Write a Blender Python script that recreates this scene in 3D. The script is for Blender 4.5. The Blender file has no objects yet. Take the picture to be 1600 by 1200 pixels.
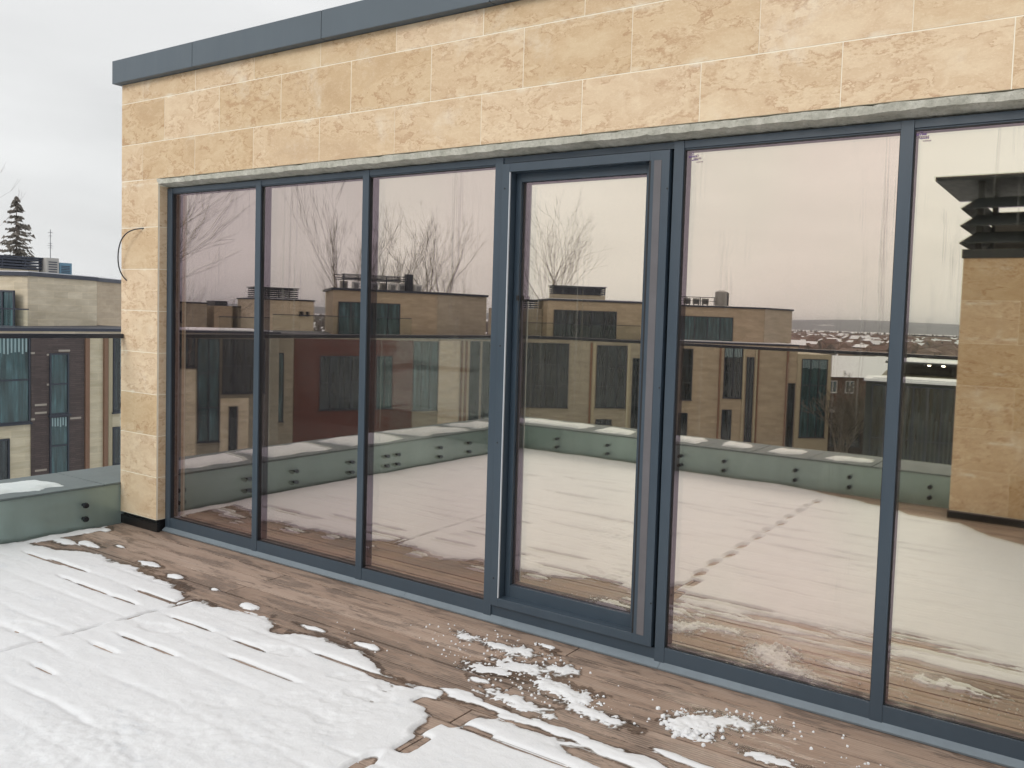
import bpy, math, random
import numpy as np
from mathutils import Vector, Matrix

S = bpy.context.scene
col = S.collection
random.seed(7)
RNG = np.random.RandomState(11)

# ------------------------------------------------------------------ camera
cam_d = bpy.data.cameras.new('camera')
cam = bpy.data.objects.new('camera', cam_d)
col.objects.link(cam)
S.camera = cam
cam_d.sensor_width = 36
cam_d.lens = 29.83
cam_d.shift_x = -0.06423
cam_d.shift_y = -0.01753
cam_d.clip_start = 0.05
cam_d.clip_end = 20000
rt = Vector((0.8425161, 0.53761653, 0.03369107))
up = Vector((-0.05805114, 0.0284374, 0.9979085))
fw = Vector((-0.53553402, 0.84270979, -0.05516821))
m = Matrix((rt, up, -fw)).transposed().to_4x4()
m.translation = Vector((0, -3.403, 1.6))
cam.matrix_world = m

# ------------------------------------------------------------------ sky, sun, exposure
SUN_EL, SUN_AZ = math.radians(32), math.radians(192)   # azimuth measured clockwise from +y
w = bpy.data.worlds.new('World')
S.world = w
w.use_nodes = True
nt = w.node_tree
nt.nodes.clear()
wo = nt.nodes.new('ShaderNodeOutputWorld')
bg = nt.nodes.new('ShaderNodeBackground')
bg.inputs['Strength'].default_value = 0.1
nt.links.new(bg.outputs[0], wo.inputs[0])
sky = nt.nodes.new('ShaderNodeTexSky')
sky.sky_type = 'NISHITA'
sky.sun_disc = False
sky.sun_elevation = SUN_EL
sky.sun_rotation = SUN_AZ
sky.dust_density = 4
tc = nt.nodes.new('ShaderNodeTexCoord')
sep = nt.nodes.new('ShaderNodeSeparateXYZ')
nt.links.new(tc.outputs['Generated'], sep.inputs[0])
gr = nt.nodes.new('ShaderNodeValToRGB')
e = gr.color_ramp.elements
e[0].position = 0.0; e[0].color = (0.835, 0.84, 0.835, 1)
e[1].position = 1.0; e[1].color = (0.98, 0.99, 1.0, 1)
k = e.new(0.12); k.color = (0.785, 0.795, 0.795, 1)
k = e.new(0.35); k.color = (0.80, 0.805, 0.805, 1)
nt.links.new(sep.outputs['Z'], gr.inputs[0])
mp = nt.nodes.new('ShaderNodeMapping')
mp.inputs['Scale'].default_value = (1.4, 1.4, 5.5)
nt.links.new(tc.outputs['Generated'], mp.inputs[0])
cn = nt.nodes.new('ShaderNodeTexNoise')
cn.inputs['Scale'].default_value = 1.6
cn.inputs['Detail'].default_value = 5
cn.inputs['Roughness'].default_value = 0.5
cn.inputs['Distortion'].default_value = 0.4
nt.links.new(mp.outputs[0], cn.inputs['Vector'])
cr = nt.nodes.new('ShaderNodeMapRange')
cr.inputs['From Min'].default_value = 0.3
cr.inputs['From Max'].default_value = 0.7
cr.inputs['To Min'].default_value = 8.9
cr.inputs['To Max'].default_value = 11.1
nt.links.new(cn.outputs[0], cr.inputs[0])
vm = nt.nodes.new('ShaderNodeVectorMath')
vm.operation = 'SCALE'
nt.links.new(gr.outputs[0], vm.inputs[0])
dt = nt.nodes.new('ShaderNodeVectorMath')
dt.operation = 'DOT_PRODUCT'
nt.links.new(tc.outputs['Generated'], dt.inputs[0])
dt.inputs[1].default_value = (-0.25, -0.97, 0.1)
dr = nt.nodes.new('ShaderNodeMapRange')
dr.interpolation_type = 'SMOOTHSTEP'
dr.inputs['From Min'].default_value = -0.5
dr.inputs['From Max'].default_value = 1.0
dr.inputs['To Min'].default_value = 1.04
dr.inputs['To Max'].default_value = 1.20
nt.links.new(dt.outputs['Value'], dr.inputs[0])
ml = nt.nodes.new('ShaderNodeMath')
ml.operation = 'MULTIPLY'
nt.links.new(cr.outputs[0], ml.inputs[0])
nt.links.new(dr.outputs[0], ml.inputs[1])
nt.links.new(ml.outputs[0], vm.inputs['Scale'])
mx = nt.nodes.new('ShaderNodeMix')
mx.data_type = 'RGBA'
mx.inputs['Factor'].default_value = 0.96
nt.links.new(sky.outputs[0], mx.inputs['A'])
nt.links.new(vm.outputs[0], mx.inputs['B'])
nt.links.new(mx.outputs['Result'], bg.inputs['Color'])

sd = bpy.data.lights.new('sun', 'SUN')
sd.energy = 1.4
sd.angle = math.radians(25)
sd.color = (1.0, 0.95, 0.88)
so = bpy.data.objects.new('sun', sd)
col.objects.link(so)
sdir = Vector((math.sin(SUN_AZ) * math.cos(SUN_EL), math.cos(SUN_AZ) * math.cos(SUN_EL), math.sin(SUN_EL)))
so.rotation_euler = (-sdir).to_track_quat('-Z', 'Y').to_euler()
so.location = (0, 0, 40)

S.view_settings.view_transform = 'Standard'
S.view_settings.look = 'None'
S.view_settings.gamma = 1
S.view_settings.exposure = 0.0
S.cycles.max_bounces = 12
S.cycles.glossy_bounces = 8
S.cycles.transparent_max_bounces = 24
S.cycles.diffuse_bounces = 3
S.cycles.volume_bounces = 0
S.cycles.use_denoising = True


# ------------------------------------------------------------------ helpers
def tag(o, label=None, cat=None, group=None, kind=None):
    if label: o['label'] = label
    if cat: o['category'] = cat
    if group: o['group'] = group
    if kind: o['kind'] = kind
    return o


def empty(name, loc, label, cat, group=None):
    o = bpy.data.objects.new(name, None)
    o.location = loc
    o.empty_display_size = 0.2
    col.objects.link(o)
    return tag(o, label, cat, group)


class MB:
    def __init__(s):
        s.v = []; s.f = []; s.m = []; s.uv = []; s.c = []; s.col = []

    def face(s, pts, mi=0, uv=None, c=0.5):
        n = len(s.v)
        s.v += [tuple(p) for p in pts]
        s.f.append(tuple(range(n, n + len(pts))))
        s.m.append(mi)
        s.uv.append(uv if uv else [(p[0], p[2]) for p in pts])
        s.c.append(c)

    def box(s, x0, x1, y0, y1, z0, z1, mi=0, c=0.5):
        if x1 < x0: x0, x1 = x1, x0
        if y1 < y0: y0, y1 = y1, y0
        P = lambda a, b, d: (a, b, d)
        A = [P(x0, y0, z0), P(x1, y0, z0), P(x1, y1, z0), P(x0, y1, z0), P(x0, y0, z1), P(x1, y0, z1), P(x1, y1, z1), P(x0, y1, z1)]
        for q, ax in (((0, 1, 5, 4), 'xz'), ((2, 3, 7, 6), 'xz'), ((3, 0, 4, 7), 'yz'), ((1, 2, 6, 5), 'yz'), ((4, 5, 6, 7), 'xy'), ((3, 2, 1, 0), 'xy')):
            pts = [A[i] for i in q]
            if ax == 'xz': uv = [(p[0], p[2]) for p in pts]
            elif ax == 'yz': uv = [(p[1], p[2]) for p in pts]
            else: uv = [(p[0], p[1]) for p in pts]
            s.face(pts, mi, uv, c)
        return s

    def obox(s, O, t, n, u0, u1, d0, d1, z0, z1, mi=0, c=0.5):
        """box in a facade frame: origin O, tangent t, outward normal n (2d)"""
        def P(u, d, z): return (O[0] + t[0] * u + n[0] * d, O[1] + t[1] * u + n[1] * d, z)
        A = [P(u0, d0, z0), P(u1, d0, z0), P(u1, d1, z0), P(u0, d1, z0), P(u0, d0, z1), P(u1, d0, z1), P(u1, d1, z1), P(u0, d1, z1)]
        for q in ((0, 1, 5, 4), (2, 3, 7, 6), (3, 0, 4, 7), (1, 2, 6, 5), (4, 5, 6, 7), (3, 2, 1, 0)):
            s.face([A[i] for i in q], mi, None, c)
        return s

    def prism(s, poly, z0, z1, mi=0, c=0.5):
        n = len(poly)
        u = 0
        for i in range(n):
            a, b = poly[i], poly[(i + 1) % n]
            L = math.dist(a, b)
            s.face([(a[0], a[1], z0), (b[0], b[1], z0), (b[0], b[1], z1), (a[0], a[1], z1)], mi,
                   [(u, z0), (u + L, z0), (u + L, z1), (u, z1)], c)
            u += L
        s.face([(p[0], p[1], z1) for p in poly], mi, [(p[0], p[1]) for p in poly], c)
        s.face([(p[0], p[1], z0) for p in poly][::-1], mi, [(p[0], p[1]) for p in poly], c)
        return s

    def tube(s, a, b, r0, r1, n=6, mi=0, c=0.5, caps=False):
        a = Vector(a); b = Vector(b); d = b - a
        if d.length < 1e-6: return
        d.normalize()
        x = d.orthogonal().normalized(); y = d.cross(x)
        A = [a + (x * math.cos(2 * math.pi * i / n) + y * math.sin(2 * math.pi * i / n)) * r0 for i in range(n)]
        B = [b + (x * math.cos(2 * math.pi * i / n) + y * math.sin(2 * math.pi * i / n)) * r1 for i in range(n)]
        k0 = len(s.v)
        s.v += [tuple(p) for p in A + B]
        for i in range(n):
            j = (i + 1) % n
            s.f.append((k0 + i, k0 + j, k0 + n + j, k0 + n + i)); s.m.append(mi); s.uv.append([(0, 0)] * 4); s.c.append(c)
        if caps:
            s.f.append(tuple(k0 + i for i in range(n))[::-1]); s.m.append(mi); s.uv.append([(0, 0)] * n); s.c.append(c)
            s.f.append(tuple(k0 + n + i for i in range(n))); s.m.append(mi); s.uv.append([(0, 0)] * n); s.c.append(c)

    def build(s, name, mats, parent=None, smooth=False, bevel=0):
        me = bpy.data.meshes.new(name)
        me.from_pydata(s.v, [], s.f)
        if not isinstance(mats, (list, tuple)): mats = [mats]
        for mt in mats: me.materials.append(mt)
        me.polygons.foreach_set('material_index', s.m)
        ul = me.uv_layers.new(name='UVMap')
        flat = [q for u in s.uv for p in u for q in p]
        ul.data.foreach_set('uv', flat)
        at = me.attributes.new('rnd', 'FLOAT', 'FACE')
        at.data.foreach_set('value', s.c)
        if smooth: me.polygons.foreach_set('use_smooth', [True] * len(me.polygons))
        me.update()
        o = bpy.data.objects.new(name, me)
        col.objects.link(o)
        if parent: o.parent = parent; o.matrix_parent_inverse = parent_inv(parent)
        if bevel:
            import bmesh
            bm = bmesh.new(); bm.from_mesh(me)
            bmesh.ops.remove_doubles(bm, verts=bm.verts, dist=1e-5)
            bm.to_mesh(me); bm.free()
            md = o.modifiers.new('bevel', 'BEVEL'); md.width = bevel; md.segments = 2; md.limit_method = 'ANGLE'
        return o


def parent_inv(p):
    # meshes sit at the world origin, empties at their thing's base
    return Matrix.Translation(-p.location) if p.type == 'EMPTY' else Matrix.Identity(4)


class N:
    """tiny node helper"""
    def __init__(s, name):
        s.mat = bpy.data.materials.new(name); s.mat.use_nodes = True
        s.t = s.mat.node_tree; s.t.nodes.clear()
        s.out = s.t.nodes.new('ShaderNodeOutputMaterial')

    def n(s, ty, ins=None, **kw):
        d = s.t.nodes.new('ShaderNode' + ty)
        for k_, v_ in kw.items(): setattr(d, k_, v_)
        if ins:
            for k_, v_ in ins.items():
                sk = d.inputs[k_]
                if hasattr(v_, 'links') or isinstance(v_, bpy.types.NodeSocket): s.t.links.new(v_, sk)
                else: sk.default_value = v_
        return d

    def ramp(s, fac, stops, interp='LINEAR'):
        d = s.n('ValToRGB', {'Fac': fac}); r = d.color_ramp; r.interpolation = interp
        while len(r.elements) < len(stops): r.elements.new(0.5)
        for e_, (p_, c_) in zip(r.elements, stops):
            e_.position = p_; e_.color = (*c_, 1) if len(c_) == 3 else c_
        return d.outputs[0]

    def noise(s, vec, scale, detail=4, rough=0.5, dist=0.0, out=0):
        return s.n('TexNoise', {'Vector': vec, 'Scale': scale, 'Detail': detail, 'Roughness': rough, 'Distortion': dist}).outputs[out]

    def mix(s, f, a, b, bt='MIX'):
        d = s.n('Mix', data_type='RGBA', blend_type=bt)
        for k_, v_ in (('Factor', f), ('A', a), ('B', b)):
            sk = [i for i in d.inputs if i.identifier == {'Factor': 'Factor_Float', 'A': 'A_Color', 'B': 'B_Color'}[k_]][0]
            if isinstance(v_, bpy.types.NodeSocket): s.t.links.new(v_, sk)
            elif k_ == 'Factor': sk.default_value = v_
            else: sk.default_value = (*v_, 1) if len(v_) == 3 else v_
        return [o for o in d.outputs if o.identifier == 'Result_Color'][0]

    def math(s, op, a, b=0.0, clamp=False):
        d = s.n('Math', operation=op, use_clamp=clamp)
        for i_, v_ in enumerate((a, b)):
            if isinstance(v_, bpy.types.NodeSocket): s.t.links.new(v_, d.inputs[i_])
            else: d.inputs[i_].default_value = v_
        return d.outputs[0]

    def rng(s, v, a, b, c=0.0, d=1.0):
        q = s.n('MapRange', {0: v, 1: a, 2: b, 3: c, 4: d}, interpolation_type='SMOOTHSTEP')
        return q.outputs[0]

    def bsdf(s, **ins):
        b = s.n('BsdfPrincipled')
        for k_, v_ in ins.items():
            k_ = k_.replace('_', ' ')
            if isinstance(v_, bpy.types.NodeSocket): s.t.links.new(v_, b.inputs[k_])
            elif isinstance(v_, tuple) and len(v_) == 3: b.inputs[k_].default_value = (*v_, 1)
            else: b.inputs[k_].default_value = v_
        s.t.links.new(b.outputs[0], s.out.inputs[0])
        return s.mat

    def surf(s, sk):
        s.t.links.new(sk, s.out.inputs[0]); return s.mat

    def obj(s): return s.n('TexCoord').outputs['Object']

    def uv(s): return s.n('TexCoord').outputs['UV']

    def geo(s): return s.n('NewGeometry').outputs['Position']

    def mapg(s, vec, scale=(1, 1, 1), loc=(0, 0, 0)):
        return s.n('Mapping', {'Vector': vec, 'Scale': scale, 'Location': loc}).outputs[0]

    def bump(s, h, strength=0.3, dist=0.01):
        return s.n('Bump', {'Height': h, 'Strength': strength, 'Distance': dist}).outputs[0]

    def attr(s, name='rnd'): return s.n('Attribute', attribute_name=name).outputs['Fac']


def paint(name, c, rough=0.45, var=0.12, scale=3.0, metal=0.0, bump=0.02, spec=0.5):
    q = N(name)
    p = q.geo()
    n1 = q.noise(p, scale, 5, 0.6)
    n2 = q.noise(q.mapg(p, (1, 1, 0.15)), scale * 6, 4, 0.6)
    a = q.math('ADD', q.math('MULTIPLY', n1, 0.6), q.math('MULTIPLY', n2, 0.4))
    cc = q.ramp(a, [(0.3, tuple(x * (1 - var) for x in c)), (0.7, tuple(min(1, x * (1 + var)) for x in c))])
    r = q.rng(n2, 0.3, 0.7, rough * 0.85, min(1, rough * 1.2))
    return q.bsdf(Base_Color=cc, Roughness=r, Metallic=metal, Specular_IOR_Level=spec, Normal=q.bump(n2, bump * 3, 0.002))


# ------------------------------------------------------------------ materials
def stone_near():
    q = N('travertine_tiles')
    uv = q.uv()
    rnd = q.attr()
    off = q.n('CombineXYZ', {'X': q.math('MULTIPLY', rnd, 37.0), 'Y': q.math('MULTIPLY', rnd, 61.0), 'Z': q.math('MULTIPLY', rnd, 13.0)}).outputs[0]
    v0 = q.n('VectorMath', {0: q.mapg(uv, (1.25, 2.3, 1)), 1: off}, operation='ADD').outputs[0]
    # warped coordinate gives the scalloped, contour like veins
    wv = q.noise(v0, 3.6, 8, 0.66, 0.0, out=1)
    wv = q.n('VectorMath', {0: q.n('VectorMath', {0: wv, 1: (0.5, 0.5, 0.5)}, operation='SUBTRACT').outputs[0], 'Scale': 0.55}, operation='SCALE').outputs[0]
    v = q.n('VectorMath', {0: v0, 1: wv}, operation='ADD').outputs[0]
    n1 = q.noise(v, 1.55, 3, 0.5)
    n2 = q.noise(v, 9, 8, 0.66)
    n3 = q.noise(v0, 70, 3, 0.65)
    nb = q.noise(v0, 1.3, 3, 0.5)
    base = q.ramp(n1, [(0.25, (0.56, 0.395, 0.245)), (0.42, (0.64, 0.475, 0.305)), (0.50, (0.69, 0.535, 0.365)), (0.58, (0.64, 0.475, 0.310)), (0.74, (0.71, 0.565, 0.395))])

    # soft edged bands: sharp on one side, fading on the other, as in cut travertine
    def vein(lv, wd, src):
        a_ = q.rng(src, lv - wd * 0.25, lv)
        b_ = q.rng(src, lv + wd * 2.2, lv)
        return q.math('MULTIPLY', a_, b_)
    m1 = q.math('MULTIPLY', vein(0.470, 0.020, n1), q.rng(n2, 0.34, 0.60))
    m2 = q.math('MULTIPLY', vein(0.545, 0.018, n1), q.rng(n2, 0.60, 0.40))
    m3 = q.math('MULTIPLY', vein(0.400, 0.016, n1), q.rng(nb, 0.60, 0.44))
    m4 = q.math('MULTIPLY', vein(0.515, 0.010, n1), q.rng(nb, 0.40, 0.62))
    mm = q.math('ADD', q.math('ADD', m1, m2), q.math('ADD', q.math('MULTIPLY', m3, 0.8), q.math('MULTIPLY', m4, 0.6)), True)
    c1 = q.mix(q.rng(n2, 0.46, 0.74, 0, 0.50), base, (0.52, 0.345, 0.195))
    c1 = q.mix(q.rng(n2, 0.50, 0.28, 0, 0.40), c1, (0.77, 0.645, 0.475))
    c2 = q.mix(q.math('MULTIPLY', mm, 0.78), c1, (0.43, 0.240, 0.115))
    c3 = q.mix(q.rng(n3, 0.5, 0.74, 0, 0.28), c2, (0.84, 0.73, 0.56))
    # lime bloom, white smears
    g = q.geo()
    wn = q.noise(q.mapg(g, (1.0, 1, 0.9), (2.3, 0, 1.1)), 1.9, 9, 0.72, 0.3)
    c4 = q.mix(q.rng(wn, 0.53, 0.72, 0, 0.6), c3, (0.80, 0.74, 0.66))
    zc = q.n('SeparateXYZ', {0: g}).outputs['Z']
    fz = q.math('FRACT', q.math('DIVIDE', q.math('SUBTRACT', zc, 0.39 - 0.2915 * 3), 0.2915))
    ed = q.math('MINIMUM', fz, q.math('SUBTRACT', 1.0, fz))
    jn = q.noise(q.mapg(g, (3, 1, 9)), 2.2, 6, 0.7)
    c4 = q.mix(q.math('MULTIPLY', q.rng(ed, 0.10, 0.0), q.rng(jn, 0.48, 0.68, 0, 0.75)), c4, (0.80, 0.76, 0.68))
    c4 = q.mix(1.0, c4, (0.955, 0.925, 0.835), 'MULTIPLY')
    hv = q.n('HueSaturation', {'Color': c4, 'Value': q.rng(rnd, 0, 1, 0.93, 1.07), 'Saturation': q.rng(rnd, 1, 0, 0.84, 0.98)}).outputs[0]
    return q.bsdf(Base_Color=hv, Roughness=0.6, Normal=q.bump(q.math('ADD', n2, q.math('MULTIPLY', n3, 0.5)), 0.2, 0.002))


def stone_far(name, c1, c2, course=0.29):
    q = N(name)
    uv = q.uv()
    n1 = q.noise(q.mapg(uv, (0.5, 2.2, 1)), 1.6, 6, 0.65, 0.4)
    b = q.n('TexBrick', {'Vector': uv, 'Scale': 1.0, 'Mortar Size': 0.006, 'Brick Width': 0.9, 'Row Height': course, 'Color1': (1, 1, 1, 1), 'Color2': (0.86, 0.86, 0.86, 1), 'Mortar': (1.12, 1.1, 1.05, 1)})
    c = q.ramp(n1, [(0.3, c1), (0.52, tuple((x + y) / 2 for x, y in zip(c1, c2))), (0.7, c2)])
    cc = q.mix(1.0, c, b.outputs['Color'], 'MULTIPLY')
    return q.bsdf(Base_Color=cc, Roughness=0.8)


def brick(name, c1, c2, mortar, light=None):
    q = N(name)
    uv = q.uv()
    b = q.n('TexBrick', {'Vector': uv, 'Scale': 1.0, 'Mortar Size': 0.008, 'Brick Width': 0.42, 'Row Height': 0.075, 'Color1': (*c1, 1), 'Color2': (*c2, 1), 'Mortar': (*mortar, 1)})
    c = b.outputs['Color']
    if light:
        b2 = q.n('TexWhiteNoise', {'Vector': q.n('VectorMath', {0: q.n('VectorMath', {0: uv, 1: (2.38, 13.33, 1)}, operation='MULTIPLY').outputs[0]}, operation='FLOOR').outputs[0]}, noise_dimensions='3D').outputs['Value']
        c = q.mix(q.math('GREATER_THAN', b2, 0.965), c, light)
    return q.bsdf(Base_Color=c, Roughness=0.85)


def glass_far(name, c, rough=0.08):
    q = N(name)
    g = q.geo()
    n1 = q.noise(q.mapg(g, (3.2, 3.2, 0.25)), 2.0, 4, 0.6)
    cc = q.ramp(n1, [(0.38, tuple(x * 0.5 for x in c)), (0.56, tuple(x * 1.2 for x in c)), (0.68, tuple(x * 2.4 for x in c))])
    return q.bsdf(Base_Color=cc, Roughness=rough, Normal=q.bump(q.noise(g, 1.3, 2), 0.4, 0.02), Specular_IOR_Level=0.7)


def igu_outer(name='outer_glass'):
    q = N(name)
    g = q.geo()
    tr = q.n('BsdfTransparent', {'Color': (1, 1, 0.97, 1)}).outputs[0]
    gl = q.n('BsdfGlossy', {'Color': (0.98, 0.78, 0.88, 1), 'Roughness': 0.0, 'Normal': wave(q, 3.1)}).outputs[0]
    mxx = q.n('MixShader', {0: 0.18, 1: tr, 2: gl}).outputs[0]
    # run marks of dirty meltwater
    st = q.noise(q.mapg(g, (30, 1, 0.9)), 1.0, 5, 0.7, 0.5)
    pa = q.noise(q.mapg(g, (2.6, 1, 0.35), (4, 0, 0)), 1.0, 2, 0.5)
    zz = q.n('SeparateXYZ', {0: g}).outputs['Z']
    f = q.math('MULTIPLY', q.rng(st, 0.56, 0.68), q.rng(pa, 0.46, 0.66))
    f = q.math('MULTIPLY', f, q.rng(zz, 0.7, 2.3, 0.05, 0.40))
    film = q.math('ADD', f, q.rng(q.noise(g, 1.2, 5, 0.6), 0.4, 0.8, 0.0, 0.035))
    df = q.n('BsdfDiffuse', {'Color': (0.27, 0.26, 0.23, 1)}).outputs[0]
    return q.surf(q.n('MixShader', {0: film, 1: mxx, 2: df}).outputs[0])


def wave(q, off=0.0, amp=0.00028):
    g = q.geo()
    n = q.noise(q.mapg(g, (1.0, 1.0, 0.65), (off, 0, off)), 1.55, 1, 0.4)
    return q.n('Bump', {'Height': n, 'Strength': 1.0, 'Distance': amp}).outputs[0]


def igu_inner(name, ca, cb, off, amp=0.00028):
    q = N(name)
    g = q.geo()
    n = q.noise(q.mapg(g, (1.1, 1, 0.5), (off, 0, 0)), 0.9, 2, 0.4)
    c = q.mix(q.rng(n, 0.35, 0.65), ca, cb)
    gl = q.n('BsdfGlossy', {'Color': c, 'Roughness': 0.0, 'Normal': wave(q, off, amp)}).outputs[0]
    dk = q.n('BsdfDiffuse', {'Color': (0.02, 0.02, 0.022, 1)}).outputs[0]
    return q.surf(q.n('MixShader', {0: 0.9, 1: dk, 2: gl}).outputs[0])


def rail_glass():
    q = N('balustrade_glass')
    tr = q.n('BsdfTransparent', {'Color': (0.940, 0.962, 0.953, 1)}).outputs[0]
    gl = q.n('BsdfGlossy', {'Color': (0.9, 1, 0.97, 1), 'Roughness': 0.01}).outputs[0]
    fr = q.n('Fresnel', {'IOR': 1.4}).outputs[0]
    return q.surf(q.n('MixShader', {0: q.math('MULTIPLY', fr, 0.22), 1: tr, 2: gl}).outputs[0])


def deck_mat():
    q = N('composite_boards')
    g = q.geo()
    rnd = q.attr()
    L = q.mapg(g, (1.2, 14, 1))
    n1 = q.noise(L, 1.5, 6, 0.6)
    n2 = q.noise(q.mapg(g, (5, 60, 1)), 3, 5, 0.65)
    base = q.ramp(n1, [(0.3, (0.335, 0.238, 0.185)), (0.55, (0.390, 0.290, 0.230)), (0.75, (0.44, 0.342, 0.282))])
    base = q.n('HueSaturation', {'Color': base, 'Value': q.rng(rnd, 0, 1, 0.86, 1.1), 'Saturation': q.rng(rnd, 0, 1, 1.05, 0.92)}).outputs[0]
    base = q.mix(q.rng(n2, 0.45, 0.7, 0, 0.3), base, (0.42, 0.34, 0.28))
    # wet, dirty zones: mostly where snow has just melted
    sp = q.n('SeparateXYZ', {0: g})
    y = sp.outputs['Y']
    band = q.math('MULTIPLY', q.rng(y, -1.0, -0.6), q.rng(y, -0.30, -0.52))  # wet band; its dark colour also paints the dimmer reflected deck
    pa = q.noise(q.mapg(g, (1.5, 8.5, 1)), 1.6, 9, 0.76, 0.3)
    wet = q.math('ADD', q.rng(pa, 0.490, 0.565), q.math('MULTIPLY', band, q.rng(pa, 0.40, 0.55)), True)
    groove = q.n('TexWave', {'Vector': g, 'Scale': 22.0, 'Distortion': 1.2, 'Detail': 2, 'Detail Scale': 1.5}, wave_type='BANDS', bands_direction='Y').outputs['Fac']
    wet2 = q.math('MULTIPLY', wet, q.rng(q.math('ADD', n2, q.math('MULTIPLY', groove, 0.45)), 0.45, 0.80, 0.15, 1.0))
    c = q.mix(q.math('MULTIPLY', wet2, 0.85), base, (0.12, 0.088, 0.070))
    # drips below the mullion
    spots = q.rng(q.noise(q.mapg(g, (1, 1.6, 1)), 26, 3, 0.6), 0.70, 0.74)
    reg = q.rng(q.noise(g, 1.8, 2), 0.5, 0.62)
    c = q.mix(q.math('MULTIPLY', q.math('MULTIPLY', spots, reg), 0.75), c, (0.07, 0.05, 0.04))
    # frost left in the grooves
    fr = q.noise(q.mapg(g, (6, 22, 1)), 3.0, 8, 0.8)
    fm = q.math('MULTIPLY', q.rng(fr, 0.60, 0.70), q.rng(q.noise(q.mapg(g, (1, 1.8, 1), (3, 1, 0)), 1.35, 4, 0.6), 0.50, 0.66))
    fm = q.math('MULTIPLY', fm, q.rng(y, -0.10, -0.3))
    c = q.mix(q.math('MULTIPLY', fm, 0.85), c, (0.78, 0.78, 0.79))
    r = q.rng(wet, 0, 1, 0.72, 0.42)
    h = q.math('ADD', q.math('MULTIPLY', groove, 0.6), n2)
    c = q.mix(q.rng(groove, 0.4, 0.0, 0, 0.22), c, (0.13, 0.095, 0.075))
    return q.bsdf(Base_Color=c, Roughness=r, Normal=q.bump(h, 0.35, 0.002))


def snow_mat(name='snow', c=(0.775, 0.79, 0.815), dirt=0.0):
    q = N(name)
    g = q.geo()
    n1 = q.noise(g, 9, 6, 0.7)
    n2 = q.noise(g, 90, 5, 0.75)
    n3 = q.noise(g, 420, 2, 0.6)
    n4 = q.noise(q.mapg(g, (1, 2.2, 1)), 3.5, 8, 0.72)
    cc = q.ramp(n1, [(0.3, tuple(x * 0.95 for x in c)), (0.65, c)])
    cc = q.mix(q.math('MULTIPLY', q.rng(n4, 0.52, 0.70), q.rng(n2, 0.35, 0.65)), cc, (c[0] * 0.84, c[1] * 0.86, c[2] * 0.885))
    cc = q.mix(q.rng(n3, 0.62, 0.8, 0, 0.5), cc, (0.93, 0.94, 0.95))
    h = q.math('ADD', q.math('MULTIPLY', n1, 1.0), q.math('ADD', q.math('MULTIPLY', n2, 0.45), q.math('MULTIPLY', n3, 0.12)))
    return q.bsdf(Base_Color=cc, Roughness=0.75, Specular_IOR_Level=0.25, Normal=q.bump(h, 0.75, 0.006),
                  Subsurface_Weight=0.0)


def bark(name, c):
    q = N(name)
    g = q.geo()
    n1 = q.noise(q.mapg(g, (1, 1, 0.3)), 3, 4, 0.6)
    return q.bsdf(Base_Color=q.ramp(n1, [(0.35, tuple(x * 0.6 for x in c)), (0.7, c)]), Roughness=0.9)


def concrete():
    q = N('rough_render')
    g = q.geo()
    n1 = q.noise(g, 11, 7, 0.7)
    n2 = q.noise(g, 70, 4, 0.7)
    c = q.ramp(n1, [(0.3, (0.30, 0.30, 0.255)), (0.5, (0.46, 0.455, 0.395)), (0.7, (0.62, 0.61, 0.55))])
    c = q.mix(q.rng(n2, 0.5, 0.75, 0, 0.6), c, (0.20, 0.20, 0.165))
    return q.bsdf(Base_Color=c, Roughness=0.9, Normal=q.bump(q.math('ADD', n1, n2), 0.7, 0.008))


M = {}
M['stone'] = stone_near()
M['grout'] = paint('grout', (0.84, 0.79, 0.66), 0.9, 0.06, 12)
M['frame'] = paint('powder_coated_frame', (0.043, 0.064, 0.088), 0.38, 0.08, 2.2)
M['frame2'] = paint('powder_coated_leaf', (0.033, 0.052, 0.074), 0.40, 0.08, 2.2)
M['coping'] = paint('sheet_metal_coping', (0.078, 0.103, 0.125), 0.45, 0.07, 1.2)
M['flash'] = paint('sheet_metal_flashing', (0.16, 0.195, 0.225), 0.35, 0.16, 3.5)
M['gasket'] = paint('black_gasket', (0.012, 0.012, 0.014), 0.6, 0.1)
M['dark'] = paint('dark_gap_paint', (0.015, 0.018, 0.022), 0.6, 0.1)
M['tape'] = paint('protective_tape', (0.115, 0.110, 0.120), 0.6, 0.15, 9)
M['white'] = paint('pale_strip_paint', (0.50, 0.53, 0.57), 0.4, 0.04)
M['sticker'] = paint('sticker_ink', (0.13, 0.07, 0.20), 0.5, 0.05)
M['concrete'] = concrete()
M['plinth'] = paint('black_plinth', (0.008, 0.008, 0.009), 0.35, 0.2)
M['glass_o'] = igu_outer()
M['rail_glass'] = rail_glass()
M['handrail'] = paint('dark_handrail', (0.022, 0.028, 0.04), 0.42, 0.08)
M['bolt'] = paint('glass_bolt', (0.03, 0.033, 0.04), 0.35, 0.1, metal=0.5)
M['parapet_face'] = paint('galvanised_upstand', (0.42, 0.50, 0.50), 0.36, 0.18, 1.1, metal=0.45)
M['parapet_top'] = paint('grey_parapet_capping', (0.19, 0.21, 0.22), 0.8, 0.14, 2, spec=0.15)
M['deck'] = deck_mat()
M['under'] = paint('void_under_boards', (0.012, 0.009, 0.008), 0.9, 0.1)  # near-black colour stands for the shade seen through the board gaps
M['snow'] = snow_mat()
M['snow_far'] = snow_mat('snow_far', (0.78, 0.79, 0.82))
M['stoneA'] = stone_far('pale_stone_cladding', (0.54, 0.46, 0.33), (0.72, 0.64, 0.50))
M['stoneB'] = stone_far('tan_stone_cladding', (0.38, 0.305, 0.215), (0.49, 0.405, 0.30))
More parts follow.
